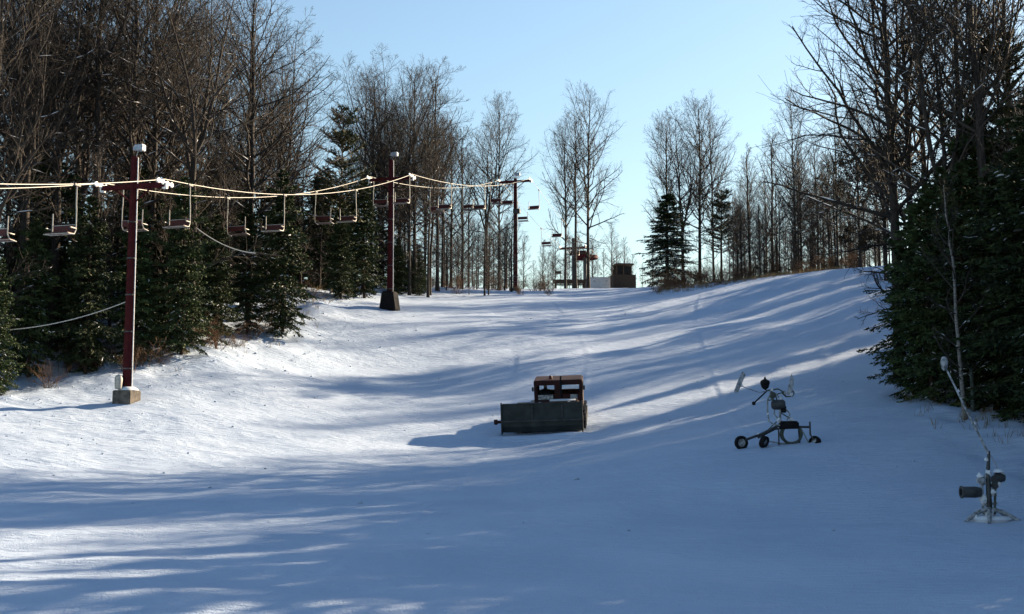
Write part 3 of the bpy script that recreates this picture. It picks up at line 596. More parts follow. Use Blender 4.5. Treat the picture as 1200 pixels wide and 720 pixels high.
# ------------------------------------------------------------------ snow groomer
def groomer():
    x, y = float(xat(641, 63.0)), 63.0
    e = 1.2; gx = (hz(x + e, y) - hz(x - e, y)) / (2 * e); gy = (hz(x, y + e) - hz(x, y - e)) / (2 * e)
    z = hz(x, y)
    G = thing('snow_groomer', 'dark tracked snow groomer with wide front blade and red cab', 'snow groomer', (x, y, z + 0.02), R(-5))
    G.rotation_euler = (math.atan(gy) * 0.8, -math.atan(gx) * 0.5, R(-5))
    # front blade: curved mouldboard with end plates, top flare and reinforcing rib
    prof = [(-2.25, 0.02), (-2.52, 0.10), (-2.62, 0.35), (-2.60, 0.60), (-2.50, 0.85), (-2.42, 1.15), (-2.38, 1.42), (-2.28, 1.42), (-2.32, 1.1), (-2.40, 0.8), (-2.48, 0.5), (-2.44, 0.2)]
    Mx = Matrix(((0, 0, 1, -0.10), (1, 0, 0, 0), (0, 1, 0, 0), (0, 0, 0, 1)))
    B = MB().prism(prof, 3.9, Mx).build('blade', 'blade', G, bevel=0.008)
    for s in (-1, 1): MB().prism([(-2.7, 0.0), (-1.95, 0.0), (-1.95, 0.7), (-2.25, 1.5), (-2.5, 1.5), (-2.66, 0.7)], 0.05, Matrix(((0, 0, 1, -0.10 + s * 1.97), (1, 0, 0, 0), (0, 1, 0, 0), (0, 0, 0, 1)))).build('end_plate', 'blade', B)
    MB().box((-0.1, -2.64, 0.62), (3.86, 0.07, 0.07)).build('rib', 'steel', B, bevel=0.015)
    for xx in (-0.55, 0.9): MB().box((xx, -2.55, 0.95), (0.07, 0.10, 0.8)).build('rib', 'steel', B, bevel=0.015)
    MB().box((-0.1, -2.36, 1.44), (3.85, 0.09, 0.03)).build('top_edge', 'steel', B, bevel=0.02)
    MB().tube([(-2.0, -2.3, 0.55), (-2.35, -2.32, 0.56)], 0.07, 10).build('tilt_ram', 'darkred', G, smooth=True)
    MB().lathe([(0, -0.10), (0.13, -0.08), (0.13, 0.08), (0, 0.10)], (-2.37, -2.32, 0.56), 'X', 12).build('ram_end', 'darkred', G, smooth=True)
    # push frame
    for s in (-0.7, 0.95): MB().box((s, -1.9, 0.5), (0.14, 1.1, 0.18)).build('push_arm', 'steel', G, bevel=0.02)
    # tracks
    for s, xc in ((-1, -1.2), (1, 1.62)):
        pr = [(-1.75, 0.12), (-1.55, 0.0), (1.55, 0.0), (1.85, 0.25), (1.85, 0.6), (1.6, 0.88), (-1.6, 0.88), (-1.9, 0.62), (-1.92, 0.3)]
        Tt = MB().prism(pr, 0.72, Matrix(((0, 0, 1, xc), (1, 0, 0, 0), (0, 1, 0, 0), (0, 0, 0, 1)))).build('track', 'black', G, bevel=0.02)
        cl = MB()
        per = pr + [pr[0]]
        for a, b in zip(per[:-1], per[1:]):
            L = math.hypot(b[0] - a[0], b[1] - a[1]); n = max(1, int(L / 0.2))
            for k in range(n):
                f = (k + 0.5) / n; cl.box((xc, a[0] + (b[0] - a[0]) * f, a[1] + (b[1] - a[1]) * f), (0.78, 0.05, 0.07))
        cl.build('cleats', 'steel', Tt)
        for yy in (-1.3, -0.45, 0.45, 1.3): MB().lathe([(0, -0.05), (0.2, -0.05), (0.30, -0.02), (0.30, 0.05), (0, 0.05)], (xc + s * 0.37, yy, 0.4), 'X', 16).build('road_wheel', 'steel', Tt, smooth=True)
    MB().box((0.2, 0, 0.72), (2.2, 3.6, 0.55)).build('chassis', 'steel', G, bevel=0.04)
    MB().box((0.6, -1.35, 1.15), (2.2, 0.9, 0.5)).build('hood', 'darkred', G, bevel=0.06)
    MB().box((0.9, -1.45, 1.415), (1.3, 0.5, 0.05)).build('hood_snow', 'clump', G, bevel=0.025)
    # cab: frame of panels around real openings
    cx0, cx1, cy0, cy1, z0, z1 = -0.5, 1.86, -0.95, 0.75, 1.0, 2.32
    C = MB().box(((cx0 + cx1) / 2, (cy0 + cy1) / 2, z1 - 0.05), (cx1 - cx0 + 0.06, cy1 - cy0 + 0.1, 0.16)).build('cab', 'darkred', G, bevel=0.05)
    def wall_panel(nm, c, d, m='darkred'): MB().box(c, d).build(nm, m, C, bevel=0.012)
    for yy, nm in ((cy0, 'front_panel'), (cy1, 'rear_panel')):
        wall_panel(nm, ((cx0 + cx1) / 2, yy, 1.31), (cx1 - cx0, 0.06, 0.66))
        for xx in (cx0 + 0.07, 0.64, cx1 - 0.07): wall_panel('pillar', (xx, yy, 1.95), (0.30 if xx == 0.64 else 0.14, 0.06, 0.66))
        wall_panel('header', ((cx0 + cx1) / 2, yy, 2.19), (cx1 - cx0, 0.065, 0.18))
        wall_panel('window', (0.04, yy, 1.87), (0.94, 0.02, 0.50), 'glass')
        wall_panel('window', (1.24, yy, 1.87), (0.94, 0.02, 0.50), 'glass')
    for xx in (cx0, cx1):
        wall_panel('side_panel', (xx, (cy0 + cy1) / 2, 1.31), (0.06, cy1 - cy0, 0.66))
        for yy in (cy0 + 0.08, cy1 - 0.08): wall_panel('pillar', (xx, yy, 1.95), (0.065, 0.14, 0.66))
        wall_panel('header', (xx, (cy0 + cy1) / 2, 2.19), (0.066, cy1 - cy0, 0.18))
        wall_panel('side_window', (xx, (cy0 + cy1) / 2, 1.87), (0.02, cy1 - cy0 - 0.3, 0.5), 'glass')
    wall_panel('pale_panel', (0.04, cy0 - 0.04, 1.50), (0.74, 0.02, 0.26), 'frost'); wall_panel('pale_panel', (1.45, cy0 - 0.04, 1.50), (0.36, 0.02, 0.24), 'frost')  # mottled pale panels just below the front windows
    MB().lathe([(0, 0), (0.09, 0), (0.09, 0.1), (0.06, 0.17), (0, 0.18)], (0.3, -0.5, 2.36), 'Z', 14).build('beacon', 'seat', C, smooth=True)
    MB().tube([(0.82, -1.0, 1.4), (0.82, -1.0, 2.4), (0.84, -0.98, 2.54)], 0.05, 10).build('exhaust_stack', 'black', G, smooth=True)
    for xx in (-0.58, 1.97): MB().box((xx, -1.1, 1.95), (0.10, 0.06, 0.22)).build('mirror', 'steel', G, bevel=0.02)
    for xx in (-0.2, 1.2): MB().lathe([(0, -0.08), (0.09, -0.08), (0.11, 0.02), (0, 0.05)], (xx, -1.82, 1.3), 'Y', 14).build('headlight', 'frost', G, smooth=True)
    MB().box((0.5, 1.3, 1.25), (2.0, 0.9, 0.55)).build('engine_deck', 'darkred', G, bevel=0.05)
    MB().box((-0.02, 0.28, 1.10), (0.5, 0.5, 0.14)).build('driver_seat', 'black', G, bevel=0.03)
    # driver, seated behind the left-hand window, hands on the levers
    def sk(v): return v
    verts = [(0, 0, 0.12), (0, 0, 0.38), (0, -0.02, 0.58), (0, -0.02, 0.70), (0, -0.03, 0.80), (0, -0.04, 0.90),
             (0.2, -0.02, 0.60), (0.27, -0.12, 0.38), (0.20, -0.38, 0.36), (-0.2, -0.02, 0.60), (-0.27, -0.12, 0.38), (-0.20, -0.38, 0.36),
             (0.12, -0.05, 0.12), (0.14, -0.46, 0.14), (0.14, -0.50, -0.28), (0.14, -0.62, -0.32), (-0.12, -0.05, 0.12), (-0.14, -0.46, 0.14), (-0.14, -0.50, -0.28), (-0.14, -0.62, -0.32)]
    edges = [(0, 1), (1, 2), (2, 3), (3, 4), (4, 5), (2, 6), (6, 7), (7, 8), (2, 9), (9, 10), (10, 11), (0, 12), (12, 13), (13, 14), (14, 15), (0, 16), (16, 17), (17, 18), (18, 19)]
    rad = [.16, .17, .17, .065, .10, .09, .085, .06, .04, .085, .06, .04, .10, .085, .055, .05, .10, .085, .055, .05]
    me = bpy.data.meshes.new('person'); me.from_pydata(verts, edges, []); me.update()
    P = bpy.data.objects.new('person', me); COL.objects.link(P); me.materials.append(M['coat'])
    md = P.modifiers.new('skin', 'SKIN'); lay = me.skin_vertices[0] if len(me.skin_vertices) else None
    if lay is None:
        bpy.context.view_layer.objects.active = P; lay = me.skin_vertices[0]
    for k, r_ in enumerate(rad): lay.data[k].radius = (r_, r_); lay.data[k].use_root = (k == 0)
    P.modifiers.new('sub', 'SUBSURF').levels = 2; P.modifiers['sub'].render_levels = 2
    bpy.context.view_layer.update()
    P.matrix_world = G.matrix_world @ Matrix.Translation((-0.02, 0.22, 1.08))
    tag(P, 'person in dark coat seated at the window of the groomer cab', 'person')
    hat = MB().lathe([(0.115, -0.03), (0.125, 0.0), (0.12, 0.06), (0.08, 0.12), (0, 0.14)], (0, -0.03, 0.90), 'Z', 16).build('knit_cap', 'black', P, smooth=True)
    hat.parent = P
    face = MB(); face.lathe([(0, -0.02), (0.028, 0.0), (0, 0.05)], (0, -0.155, 0.82), 'Z', 8)
    face.build('nose', 'skin', P, smooth=True)
    for s in (-1, 1): MB().lathe([(0, -0.012), (0.014, 0), (0, 0.012)], (s * 0.04, -0.135, 0.865), 'Y', 8).build('eye', 'white', P, smooth=True)
groomer()

# ------------------------------------------------------------------ snow guns
def torus(c, Rx, Rz, r, n=28, y0=0.0, wob=0.0, ph=0.0):
    return [(c[0] + Rx * math.cos(2 * math.pi * k / n), c[1] + y0 + wob * math.sin(2 * math.pi * k / n * 2 + ph), c[2] + Rz * math.sin(2 * math.pi * k / n)) for k in range(n + 1)]
def wheel(name, parent, c, r, wdt, yaw, tilt=0):
    W = MB().lathe([(r * 0.62, -wdt / 2), (r * 0.93, -wdt / 2), (r, -wdt * 0.3), (r, wdt * 0.3), (r * 0.93, wdt / 2), (r * 0.62, wdt / 2), (r * 0.58, 0), (r * 0.62, -wdt / 2)], (0, 0, 0), 'Y', 28).build(name, 'black', parent, smooth=True)
    W.location = c; W.rotation_euler = (tilt, 0, yaw)
    MB().lathe([(0, -wdt * 0.25), (r * 0.6, -wdt * 0.2), (r * 0.6, wdt * 0.2), (0, wdt * 0.25)], (0, 0, 0), 'Y', 20).build('rim', 'frost', W, smooth=True)
    return W
def gun_wheeled():
    x, y = float(xat(917, 48.0)), 48.0
    G = thing('wheeled_snow_gun', 'old snow gun on a low wheeled cart with hose coil and raised frosted arms', 'snow gun', (x, y, hz(x, y) - 0.02), 0)
    wheel('wheel', G, (-1.65, 0.1, 0.09), 0.27, 0.16, R(15)); wheel('wheel', G, (-0.84, -0.25, 0.12), 0.24, 0.18, R(50), R(20)); wheel('wheel', G, (1.13, -0.15, 0.11), 0.24, 0.22, R(-55), R(-25))
    fr = MB(); fr.tube([(-1.5, 0, 0.2), (-0.9, -0.05, 0.42), (-0.15, 0, 0.78)], 0.05, 8); fr.tube([(-1.0, 0.1, 0.28), (-0.3, 0.25, 0.62), (0.3, 0.25, 0.66)], 0.04, 8)
    fr.tube([(0.45, 0, 0.7), (1.0, -0.05, 0.69)], 0.045, 8); fr.tube([(0.98, -0.06, 0.9), (0.98, -0.08, 0.4), (1.1, -0.12, 0.22)], 0.035, 8)
    fr.tube([(-0.25, -0.15, 0.66), (-0.26, -0.2, 0.0)], 0.03, 6); fr.tube([(0.6, 0.2, 0.6), (0.64, 0.2, 0.0)], 0.03, 6)
    fr.build('cart_frame', 'steel', G, smooth=True)
    MB().box((0.18, 0.0, 0.77), (0.72, 0.42, 0.30)).build('drum_housing', 'black', G, bevel=0.05)
    coil = MB()
    for k in range(6): coil.tube(torus((0.28, -0.1 + 0.05 * k, 0.42), 0.36 + 0.025 * (k % 3), 0.33 + 0.02 * ((k + 1) % 3), 0.03, wob=0.02, ph=k), 0.032, 6, cap=False)
    coil.build('hose_coil', 'olive', G, smooth=True)
    MB().tube([(-0.1, -0.1, 0.75), (-0.42, -0.1, 0.78), (-0.6, -0.08, 0.92), (-0.64, -0.05, 1.3), (-0.62, 0, 1.72), (-0.5, 0, 1.98)], 0.028, 8).build('feed_hose', 'hose', G, smooth=True)
    MB().tube([(-0.15, 0, 0.9), (-0.15, 0, 1.45)], 0.045, 8).build('post', 'frost', G, smooth=True)
    fan = MB().lathe([(0, -0.26), (0.14, -0.26), (0.19, -0.2), (0.20, 0.18), (0.16, 0.24), (0, 0.24)], (-0.2, 0, 1.55), 'X', 20).build('fan_housing', 'steel', G, smooth=True)
    for k in range(6):
        a = math.pi * k / 3; MB().box((-0.45, 0.09 * math.cos(a), 1.55 + 0.09 * math.sin(a)), (0.02, 0.07, 0.07), Matrix.Rotation(a, 3, 'X')).build('fan_blade', 'black', fan)
    MB().box((-0.02, -0.05, 1.38), (0.2, 0.2, 0.28)).build('motor', 'black', G, bevel=0.03)
    ml = MB(); ml.tube([(-0.3, 0, 1.6), (-0.48, 0, 1.85), (-0.46, 0, 2.12)], 0.05, 8); ml.tube([(-0.62, 0, 2.1), (-0.2, 0, 2.16), (-0.02, 0, 2.06), (0.1, 0, 1.86)], 0.03, 8)
    ml.tube([(-0.5, 0, 1.9), (-0.3, 0.05, 1.95), (-0.25, 0, 1.7)], 0.028, 6); ml.build('manifold', 'olive', G, smooth=True)
    MB().tube([(-0.5, 0, 2.1), (-0.95, -0.05, 2.02), (-1.55, -0.05, 2.24), (-1.72, -0.05, 2.36)], 0.018, 6).build('arm', 'frost', G, smooth=True)
    MB().prism([(-1.93, 2.03), (-1.78, 2.0), (-1.60, 2.4), (-1.46, 2.72), (-1.58, 2.84), (-1.75, 2.5)], 0.12, Matrix(((1, 0, 0, 0), (0, 0, -1, -0.05), (0, 1, 0, 0), (0, 0, 0, 1)))).build('nozzle_panel', 'frost', G, bevel=0.02)
    MB().tube([(-0.05, 0, 2.0), (0.1, 0, 1.86), (0.36, 0, 1.88), (0.42, 0, 2.0), (0.36, 0, 2.1)], 0.026, 8).build('arm', 'olive', G, smooth=True)
    MB().prism([(0.12, 1.92), (0.34, 1.98), (0.42, 2.5), (0.33, 2.76), (0.26, 2.5)], 0.10, Matrix(((1, 0, 0, 0), (0, 0, -1, 0), (0, 1, 0, 0), (0, 0, 0, 1)))).build('nozzle_panel', 'frost', G, bevel=0.02)
    MB().lathe([(0.04, -0.28), (0.13, -0.22), (0.19, -0.02), (0.17, 0.06), (0.05, 0.12), (0.02, 0.22), (0, 0.22)], (-0.70, 0, 2.42), 'Z', 14).build('spray_head', 'black', G, smooth=True)
    MB().tube([(-0.72, 0, 2.15), (-0.62, 0, 2.1), (-0.9, -0.05, 1.85), (-1.15, -0.08, 1.62)], 0.03, 8).build('lever', 'black', G, smooth=True)
    MB().lathe([(0, -0.08), (0.07, -0.05), (0.07, 0.05), (0, 0.08)], (-1.17, -0.08, 1.6), 'Z', 12).build('lever_knob', 'black', G, smooth=True)
    for pts, nm in (([(-0.1, 0.1, 0.9), (-0.35, 0.15, 1.2), (-0.3, 0.1, 1.5), (-0.1, 0.05, 1.75), (-0.3, 0, 2.0)], 'air_hose'), ([(0.1, -0.1, 0.95), (0.2, -0.15, 1.2), (0.05, -0.1, 1.4)], 'air_hose'), ([(0.6, 0, 0.72), (0.75, -0.1, 0.4), (0.9, -0.2, 0.05), (1.6, -0.3, 0.03), (2.2, -0.2, 0.03)], 'water_hose'), ([(-0.9, 0.1, 0.35), (-0.6, 0.2, 0.15), (-0.1, 0.2, 0.06), (0.5, 0.1, 0.05)], 'water_hose')):
        MB().tube(pts, 0.026, 7).build(nm, 'hose', G, smooth=True)
    for pts in ([(-0.7, 0.1, 0.5), (-0.15, 0.1, 1.0)], [(0.55, 0.1, 0.85), (-0.12, 0.05, 1.25)], [(-0.62, 0.0, 1.72), (-0.35, 0.0, 1.75)], [(-0.25, 0, 1.95), (0.05, 0, 2.05)]): MB().tube(pts, 0.022, 6).build('strut', 'olive', G)
    MB().box((-0.40, -0.03, 1.92), (0.16, 0.14, 0.24)).build('valve_block', 'steel', G, bevel=0.03); MB().box((0.05, 0.02, 2.0), (0.12, 0.12, 0.16)).build('valve_block', 'frost', G, bevel=0.03)
    ice(G, [(-0.2, -0.05, 0.95, 0.1), (0.3, 0, 0.94, 0.12), (-0.1, 0.05, 1.78, 0.09), (-0.45, 0, 2.12, 0.07), (-1.62, -0.05, 2.3, 0.06), (0.3, 0, 1.95, 0.08), (-0.62, -0.05, 1.2, 0.05), (-1.0, 0, 0.42, 0.07)], 3)
def ice(parent, spots, seed=1):
    rg = random.Random(seed)
    for (x, y, z, r) in spots:
        pr = [(0.02, -r), (r * rg.uniform(0.6, 0.9), -r * 0.55), (r * rg.uniform(0.85, 1.1), 0), (r * rg.uniform(0.5, 0.8), r * 0.6), (0.01, r * rg.uniform(0.8, 1.2))]
        m = MB().lathe(pr, (x, y, z), 'Z', 9)
        m.v = [(a + rg.uniform(-.22, .22) * r, b + rg.uniform(-.22, .22) * r, c + rg.uniform(-.22, .22) * r) for a, b, c in m.v]
        m.build('ice_lump', 'clump', parent, smooth=True)
gun_wheeled()
def gun_boom():
    x, y = float(xat(1152, 33.0)), 33.0
    G = thing('boom_snow_gun', 'snow gun with long slanting boom on ice-crusted tripod feet at right', 'snow gun', (x, y, hz(x, y)), 0)
    lg = MB()
    for a in (200, 250, 335, 20, 120):
        ca, sa = math.cos(R(a)), math.sin(R(a)); lg = MB().tube([(0, 0, 0.32), (0.35 * ca, 0.35 * sa, 0.22), (0.78 * ca, 0.7 * sa, -0.02)], [0.05, 0.055, 0.045], 8); lg.build('foot', 'frost', G, smooth=True)
    MB().lathe([(0.50, -0.04), (0.56, 0.05), (0.48, 0.11), (0.3, 0.13), (0.1, 0.12)], (0, 0, 0.0), 'Z', 20).build('ice_crust', 'clump', G, smooth=True)
    MB().tube([(0, 0, 0.1), (0.0, 0, 1.2), (0.05, 0, 1.82)], [0.085, 0.06, 0.035], 10).build('mast', 'steel', G, smooth=True)
    MB().tube([(-0.14, 0.05, 0.15), (-0.16, 0.03, 0.9), (-0.05, 0, 1.2)], 0.04, 8).build('riser', 'frost', G, smooth=True)
    MB().tube([(0.12, -0.04, 0.15), (0.16, -0.04, 0.8), (0.28, 0, 1.05)], 0.035, 8).build('riser', 'olive', G, smooth=True)
    B = MB().lathe([(0.10, -0.28), (0.145, -0.28), (0.15, 0.1), (0.12, 0.24), (0, 0.26), (0, -0.1), (0.10, -0.12), (0.10, -0.28)], (-0.46, -0.02, 0.74), 'X', 18).build('fan_barrel', 'steel', G, smooth=True)
    MB().lathe([(0.145, -0.02), (0.165, -0.02), (0.165, 0.02), (0.145, 0.02)], (-0.72, -0.02, 0.74), 'X', 18).build('rim', 'concrete', B, smooth=True)
    MB().box((-0.2, 0, 1.05), (0.18, 0.2, 0.2)).build('valve_box', 'frost', G, bevel=0.04)
    MB().lathe([(0, -0.14), (0.12, -0.12), (0.14, 0.0), (0.1, 0.13), (0, 0.15)], (0.30, 0, 1.12), 'X', 14).build('compressor', 'steel', G, smooth=True)
    MB().lathe([(0.05, 0.0), (0.16, 0.02), (0.10, 0.09), (0, 0.11)], (0.28, 0, 1.24), 'Z', 12).build('snow_cap', 'clump', G, smooth=True)
    b = MB().tube([(0.06, 0, 1.7), (-0.48, 0.0, 2.85), (-1.03, 0, 4.08)], [0.035, 0.03, 0.025], 8).build('boom', 'frost', G, smooth=True)
    MB().lathe([(0.03, -0.2), (0.08, -0.14), (0.10, 0.05), (0.06, 0.16), (0, 0.18)], (-1.04, 0, 4.15), 'Z', 12).build('nozzle_head', 'frost', b, smooth=True)
    MB().tube([(0.05, 0, 1.78), (0.2, 0, 1.5), (0.33, 0, 1.22)], 0.010, 5).build('guy_wire', 'galv', G)
    ice(G, [(0.0, 0, 0.2, 0.13), (-0.15, 0.02, 0.55, 0.12), (0.1, 0, 0.75, 0.1), (0.02, 0, 1.25, 0.1), (0.25, 0, 0.95, 0.09), (-0.22, 0, 1.15, 0.09), (0.36, 0.0, 1.2, 0.09), (-0.42, -0.2, 0.08, 0.07), (0.45, -0.15, 0.08, 0.07), (0.1, -0.4, 0.04, 0.07), (-0.02, 0, 1.6, 0.06), (-0.3, 0, 2.55, 0.045), (-0.7, 0, 3.4, 0.045)], 5)
    MB().box((0.16, -0.02, 1.0), (0.16, 0.16, 0.34)).build('control_box', 'steel', G, bevel=0.03)
    for zz in (0.4, 0.62, 0.95): MB().tube([(-0.18, 0.02, zz), (0.2, -0.04, zz + 0.05)], 0.03, 6).build('cross_pipe', 'frost', G, smooth=True)
gun_boom()
# two poles standing in the snow by the right-hand conifers
for px, top, lab, m_, r_ in ((1127, 434, 'thin weathered pole stuck in the snow behind the slanting boom', 'wood', 0.045), (1138, 432, 'thicker green pole stuck in the snow behind the slanting boom', 'olive', 0.09)):
    x, y = float(xat(px, 52.0)), 52.0; z0 = hz(x, y); h = float(at(px, top, y)[2]) - z0
    tag(MB().tube([(x, y, z0 - 0.3), (x + 0.01, y, z0 + h * 0.5), (x - 0.02, y, z0 + h)], [r_, r_ * 0.95, r_ * 0.85], 10).build('pole', m_, smooth=True), lab, 'pole')
# sagging wires at the left wood
def wire(px0, py0, d0, px1, py1, d1, sag, lab):
    a, b = at(px0, py0, d0), at(px1, py1, d1); pts = []
    for k in range(17):
        f = k / 16; p = a * (1 - f) + b * f; p[2] -= 4 * sag * f * (1 - f); pts.append(p)
    tag(MB().tube(pts, 0.022, 6).build('slack_wire', 'cable', smooth=True), lab, 'wire')
wire(-30, 388, 60, 152, 352, 62, 0.42, 'slack pale wire sagging low across the trees left of the near tower')
wire(231, 268, 66, 300, 297, 67, 0.28, 'slack pale wire hanging behind the chairs right of the near tower')

# ------------------------------------------------------------------ the woods
GL = 'bare trees of the dense wood left of the lift'
# named trees on the left and along the ridge
A = plantpx
A('spread0', 222, 71, -40, 'large bare tree with curved limbs sweeping right above the near lift tower', rz=0.6)
A('spread1', 60, 68, -90, 'large bare tree at the far left with a thick leaning limb', rz=2.0)
A('forest0', 22, 66, -160, 'tall bare tree at the very left edge of the picture')
A('tall1', 105, 70, -150, 'tall dark straight-trunked bare tree left of the near lift tower')
A('forest3', 150, 72, -120, 'tall bare tree rising directly behind the near lift tower')
A('forest1', 290, 82, -30, 'bare tree whose crown forms the right shoulder of the left wood')
A('fork1', 330, 90, 30, 'forked bare tree at the right shoulder of the left wood')
A('spruce0', 212, 69, 205, 'broad dark spruce just right of the near lift tower')
A('spruce2', 330, 80, 195, 'tall dark spruce at the wood edge between first and second tower')
A('spruce1', 288, 79, 235, 'dark spruce tucked left of the tall wood-edge spruce')
A('spruce3', 100, 65, 230, 'dark spruce left of the near lift tower')
A('spruce1', 35, 64, 250, 'dark spruce at the far left under the chairs')
A('spruce2', -5, 60, 300, 'yellow-green spruce cut off by the left edge of the picture')
A('spruce0', 155, 68, 230, 'dark spruce directly behind the near lift tower')
A('spruce3', 252, 74, 250, 'spruce half hidden between two larger spruces right of near tower')
A('pine1', 396, 100, 125, 'tall dark pine left of the second lift tower')
A('spruce1', 425, 100, 205, 'snowy spruce close to the left of the second lift tower')
A('spruce0', 398, 97, 240, 'low spruce beneath the tall pine left of second tower')
A('fork0', 456, 112, 68, 'large oval-crowned bare tree behind the second lift tower', wide=1.15)
A('forest2', 433, 114, 95, 'bare tree left of the large oval-crowned tree')
A('forest4', 485, 113, 88, 'bare tree right of the large oval-crowned tree')
A('tall0', 512, 116, 92, 'tall thin-crowned bare tree between second and third tower')
A('tall2', 503, 112, 150, 'reddish stout trunk bare tree right of the second lift tower')
A('sap1', 528, 130, 150, 'slender bare tree in the gap right of the wood')
A('sap0', 541, 138, 158, 'slender bare tree close to the twin-stemmed tree')
A('fork2', 570, 146, 118, 'bare twin-stemmed tree left of the third lift tower')
A('forest1', 585, 148, 125, 'slim bare tree touching the third lift tower on its left', wide=0.75)
A('forest3', 663, 150, 150, 'leftmost bare tree of the clump over the top station', wide=0.8)
A('tall1', 675, 153, 138, 'middle bare tree of the clump over the top station')
A('forest0', 690, 151, 112, 'tallest bare tree of the clump over the top station', wide=0.9)
A('forest2', 783, 140, 145, 'bare tree rising behind the snowy spruce on the ridge')
A('fork1', 802, 138, 132, 'tall bare tree right of the snowy spruce on the ridge')
A('forest4', 822, 139, 124, 'broad-crowned bare tree right of the snowy ridge spruce')
A('forest0', 838, 141, 142, 'bare tree between snowy spruce and ragged pine on the ridge', wide=0.85)
A('snowspruce0', 783, 133, 226, 'snow-laden spruce on the ridge right of the brown hut', wide=1.6)
A('pine1', 848, 130, 222, 'ragged pine with drooping top on the ridge', wide=1.3)
A('forest1', 936, 122, 118, 'tallest bare tree on the right of the ridge', wide=0.8)
A('sap2', 908, 124, 160, 'bare tree with side-sweeping limb left of the tallest ridge tree')
A('forest3', 985, 118, 130, 'bare tree on the ridge close to the right-hand wood', wide=0.8)
A('sap0', 962, 126, 165, 'slender bare tree right of the tallest ridge tree')
# right-hand wood, individually visible trunks
A('forest0', 1054, 66, -150, 'large dark bare tree at the left edge of the right wood', rz=1.0, wide=1.15)
A('forest2', 1078, 68, -60, 'bare tree just right of the large dark tree', wide=1.1)
A('fork1', 1112, 62, -160, 'forked dark bare tree in the right wood', wide=0.9)
A('tall0', 1165, 60, -190, 'straight dark bare tree near the right edge of the picture')
A('tall1', 1140, 64, -120, 'slim bare tree between the forked tree and the right edge')
A('forest3', 1192, 66, -140, 'bare tree cut by the right edge of the picture')
A('tall2', 1096, 71, -60, 'slim bare tree just left of the forked dark tree')
A('oak0', 1042, 100, 105, 'leaf-holding dark tree at the left edge of the right wood', wide=1.1)
A('oak1', 1012, 114, 135, 'smaller leaf-holding tree beyond the crest, left of the right wood', wide=1.1)
A('birch0', 1128, 51, 215, 'thin pale birch in front of the dark right-hand conifers', lean=(0.0, -0.05))
A('spruce1', 1092, 57, 215, 'dark hemlock at the front left of the right wood', wide=1.2)
A('spruce0', 1130, 55, 190, 'tall dark spruce behind the thin pale birch', wide=1.15)
A('spruce2', 1165, 53, 205, 'dark spruce behind the two snow poles', wide=1.25)
A('spruce3', 1205, 51, 170, 'dark spruce cut by the right edge of the picture', wide=1.3)
A('spruce0', 1108, 59.5, 195, 'tall dark spruce deep behind the front hemlock', wide=1.15)
A('spruce1', 1150, 61, 130, 'tallest dark spruce of the right wood', wide=1.15)
A('pine0', 1180, 62, 40, 'tall dark pine at the right edge of the picture', wide=1.2)

# fills: the deeper wood on both sides
FILLED = []
def fill(n, region, variants, hr, label, group, dmin, seed, reject=None, wide=(0.85, 1.1)):
    rg = np.random.RandomState(seed); got = 0; tries = 0
    while got < n and tries < n * 60:
        tries += 1; x, y = region(rg)
        if any((x - p[0]) ** 2 + (y - p[1]) ** 2 < dmin ** 2 for p in PLACED): continue
        h = rg.uniform(*hr)
        if reject and reject(x, y, h): continue
        o = plant(variants[rg.randint(len(variants))], x, y, h, label, group, wide=rg.uniform(*wide)); got += 1
        FILLED.append((o, x, y, h))
def reg_left(y0, y1, off0, off1):
    def f(rg): y = rg.uniform(y0, y1); return float(edge_x(EDGE_L, y) - rg.uniform(off0, off1)), y
    return f
def reg_right(y0, y1, off0, off1):
    def f(rg): y = rg.uniform(y0, y1); return float(edge_x(EDGE_R, y) + rg.uniform(off0, off1)), y
    return f
def reg_px(p0, p1, y0, y1):
    def f(rg): y = rg.uniform(y0, y1); return float(xat(rg.uniform(p0, p1), y)), y
    return f
BARE = ['forest0', 'forest1', 'forest2', 'forest3', 'forest4', 'tall0', 'tall1', 'tall2', 'fork0', 'fork1', 'fork2']
SPR = ['spruce0', 'spruce1', 'spruce2', 'spruce3']
fill(46, reg_left(60, 112, 2.5, 24), BARE, (16, 24), 'bare grey-brown tree deep in the dense wood left of the lift', GL, 1.7, 11)
fill(40, reg_left(60, 115, 2.0, 16), SPR, (6, 11), 'dark spruce in the understorey of the dense wood left of the lift', 'understorey spruces in the left wood', 1.6, 12, wide=(1.0, 1.3))
fill(26, reg_left(60, 112, 0.5, 10), ['sap0', 'sap1', 'sap2'], (7, 13), 'slender bare sapling along the edge of the wood left of the lift', 'saplings along the left wood edge', 1.2, 13)
fill(16, reg_px(420, 520, 108, 130), BARE, (13, 20), 'bare tree in the thick stand behind the second lift tower', 'stand behind the second tower', 1.4, 14, wide=(0.7, 0.95))
fill(14, reg_px(520, 600, 140, 180), ['sap0', 'sap1', 'sap2'], (7, 13), 'slender bare tree on the skyline between second and third tower', 'skyline saplings left of third tower', 1.2, 15)
fill(16, reg_px(612, 770, 172, 205), ['sap0', 'sap1', 'sap2'], (5, 10), 'small bare tree on the skyline behind the top station', 'skyline saplings behind the top station', 1.5, 16)
fill(46, reg_px(855, 1050, 118, 165), ['sap0', 'sap1', 'sap2', 'tall1', 'forest3'], (8, 14.5), 'thin bare tree in the skyline thicket right of the ragged pine', 'skyline thicket on the right of the ridge', 1.3, 17, wide=(0.75, 1.0))
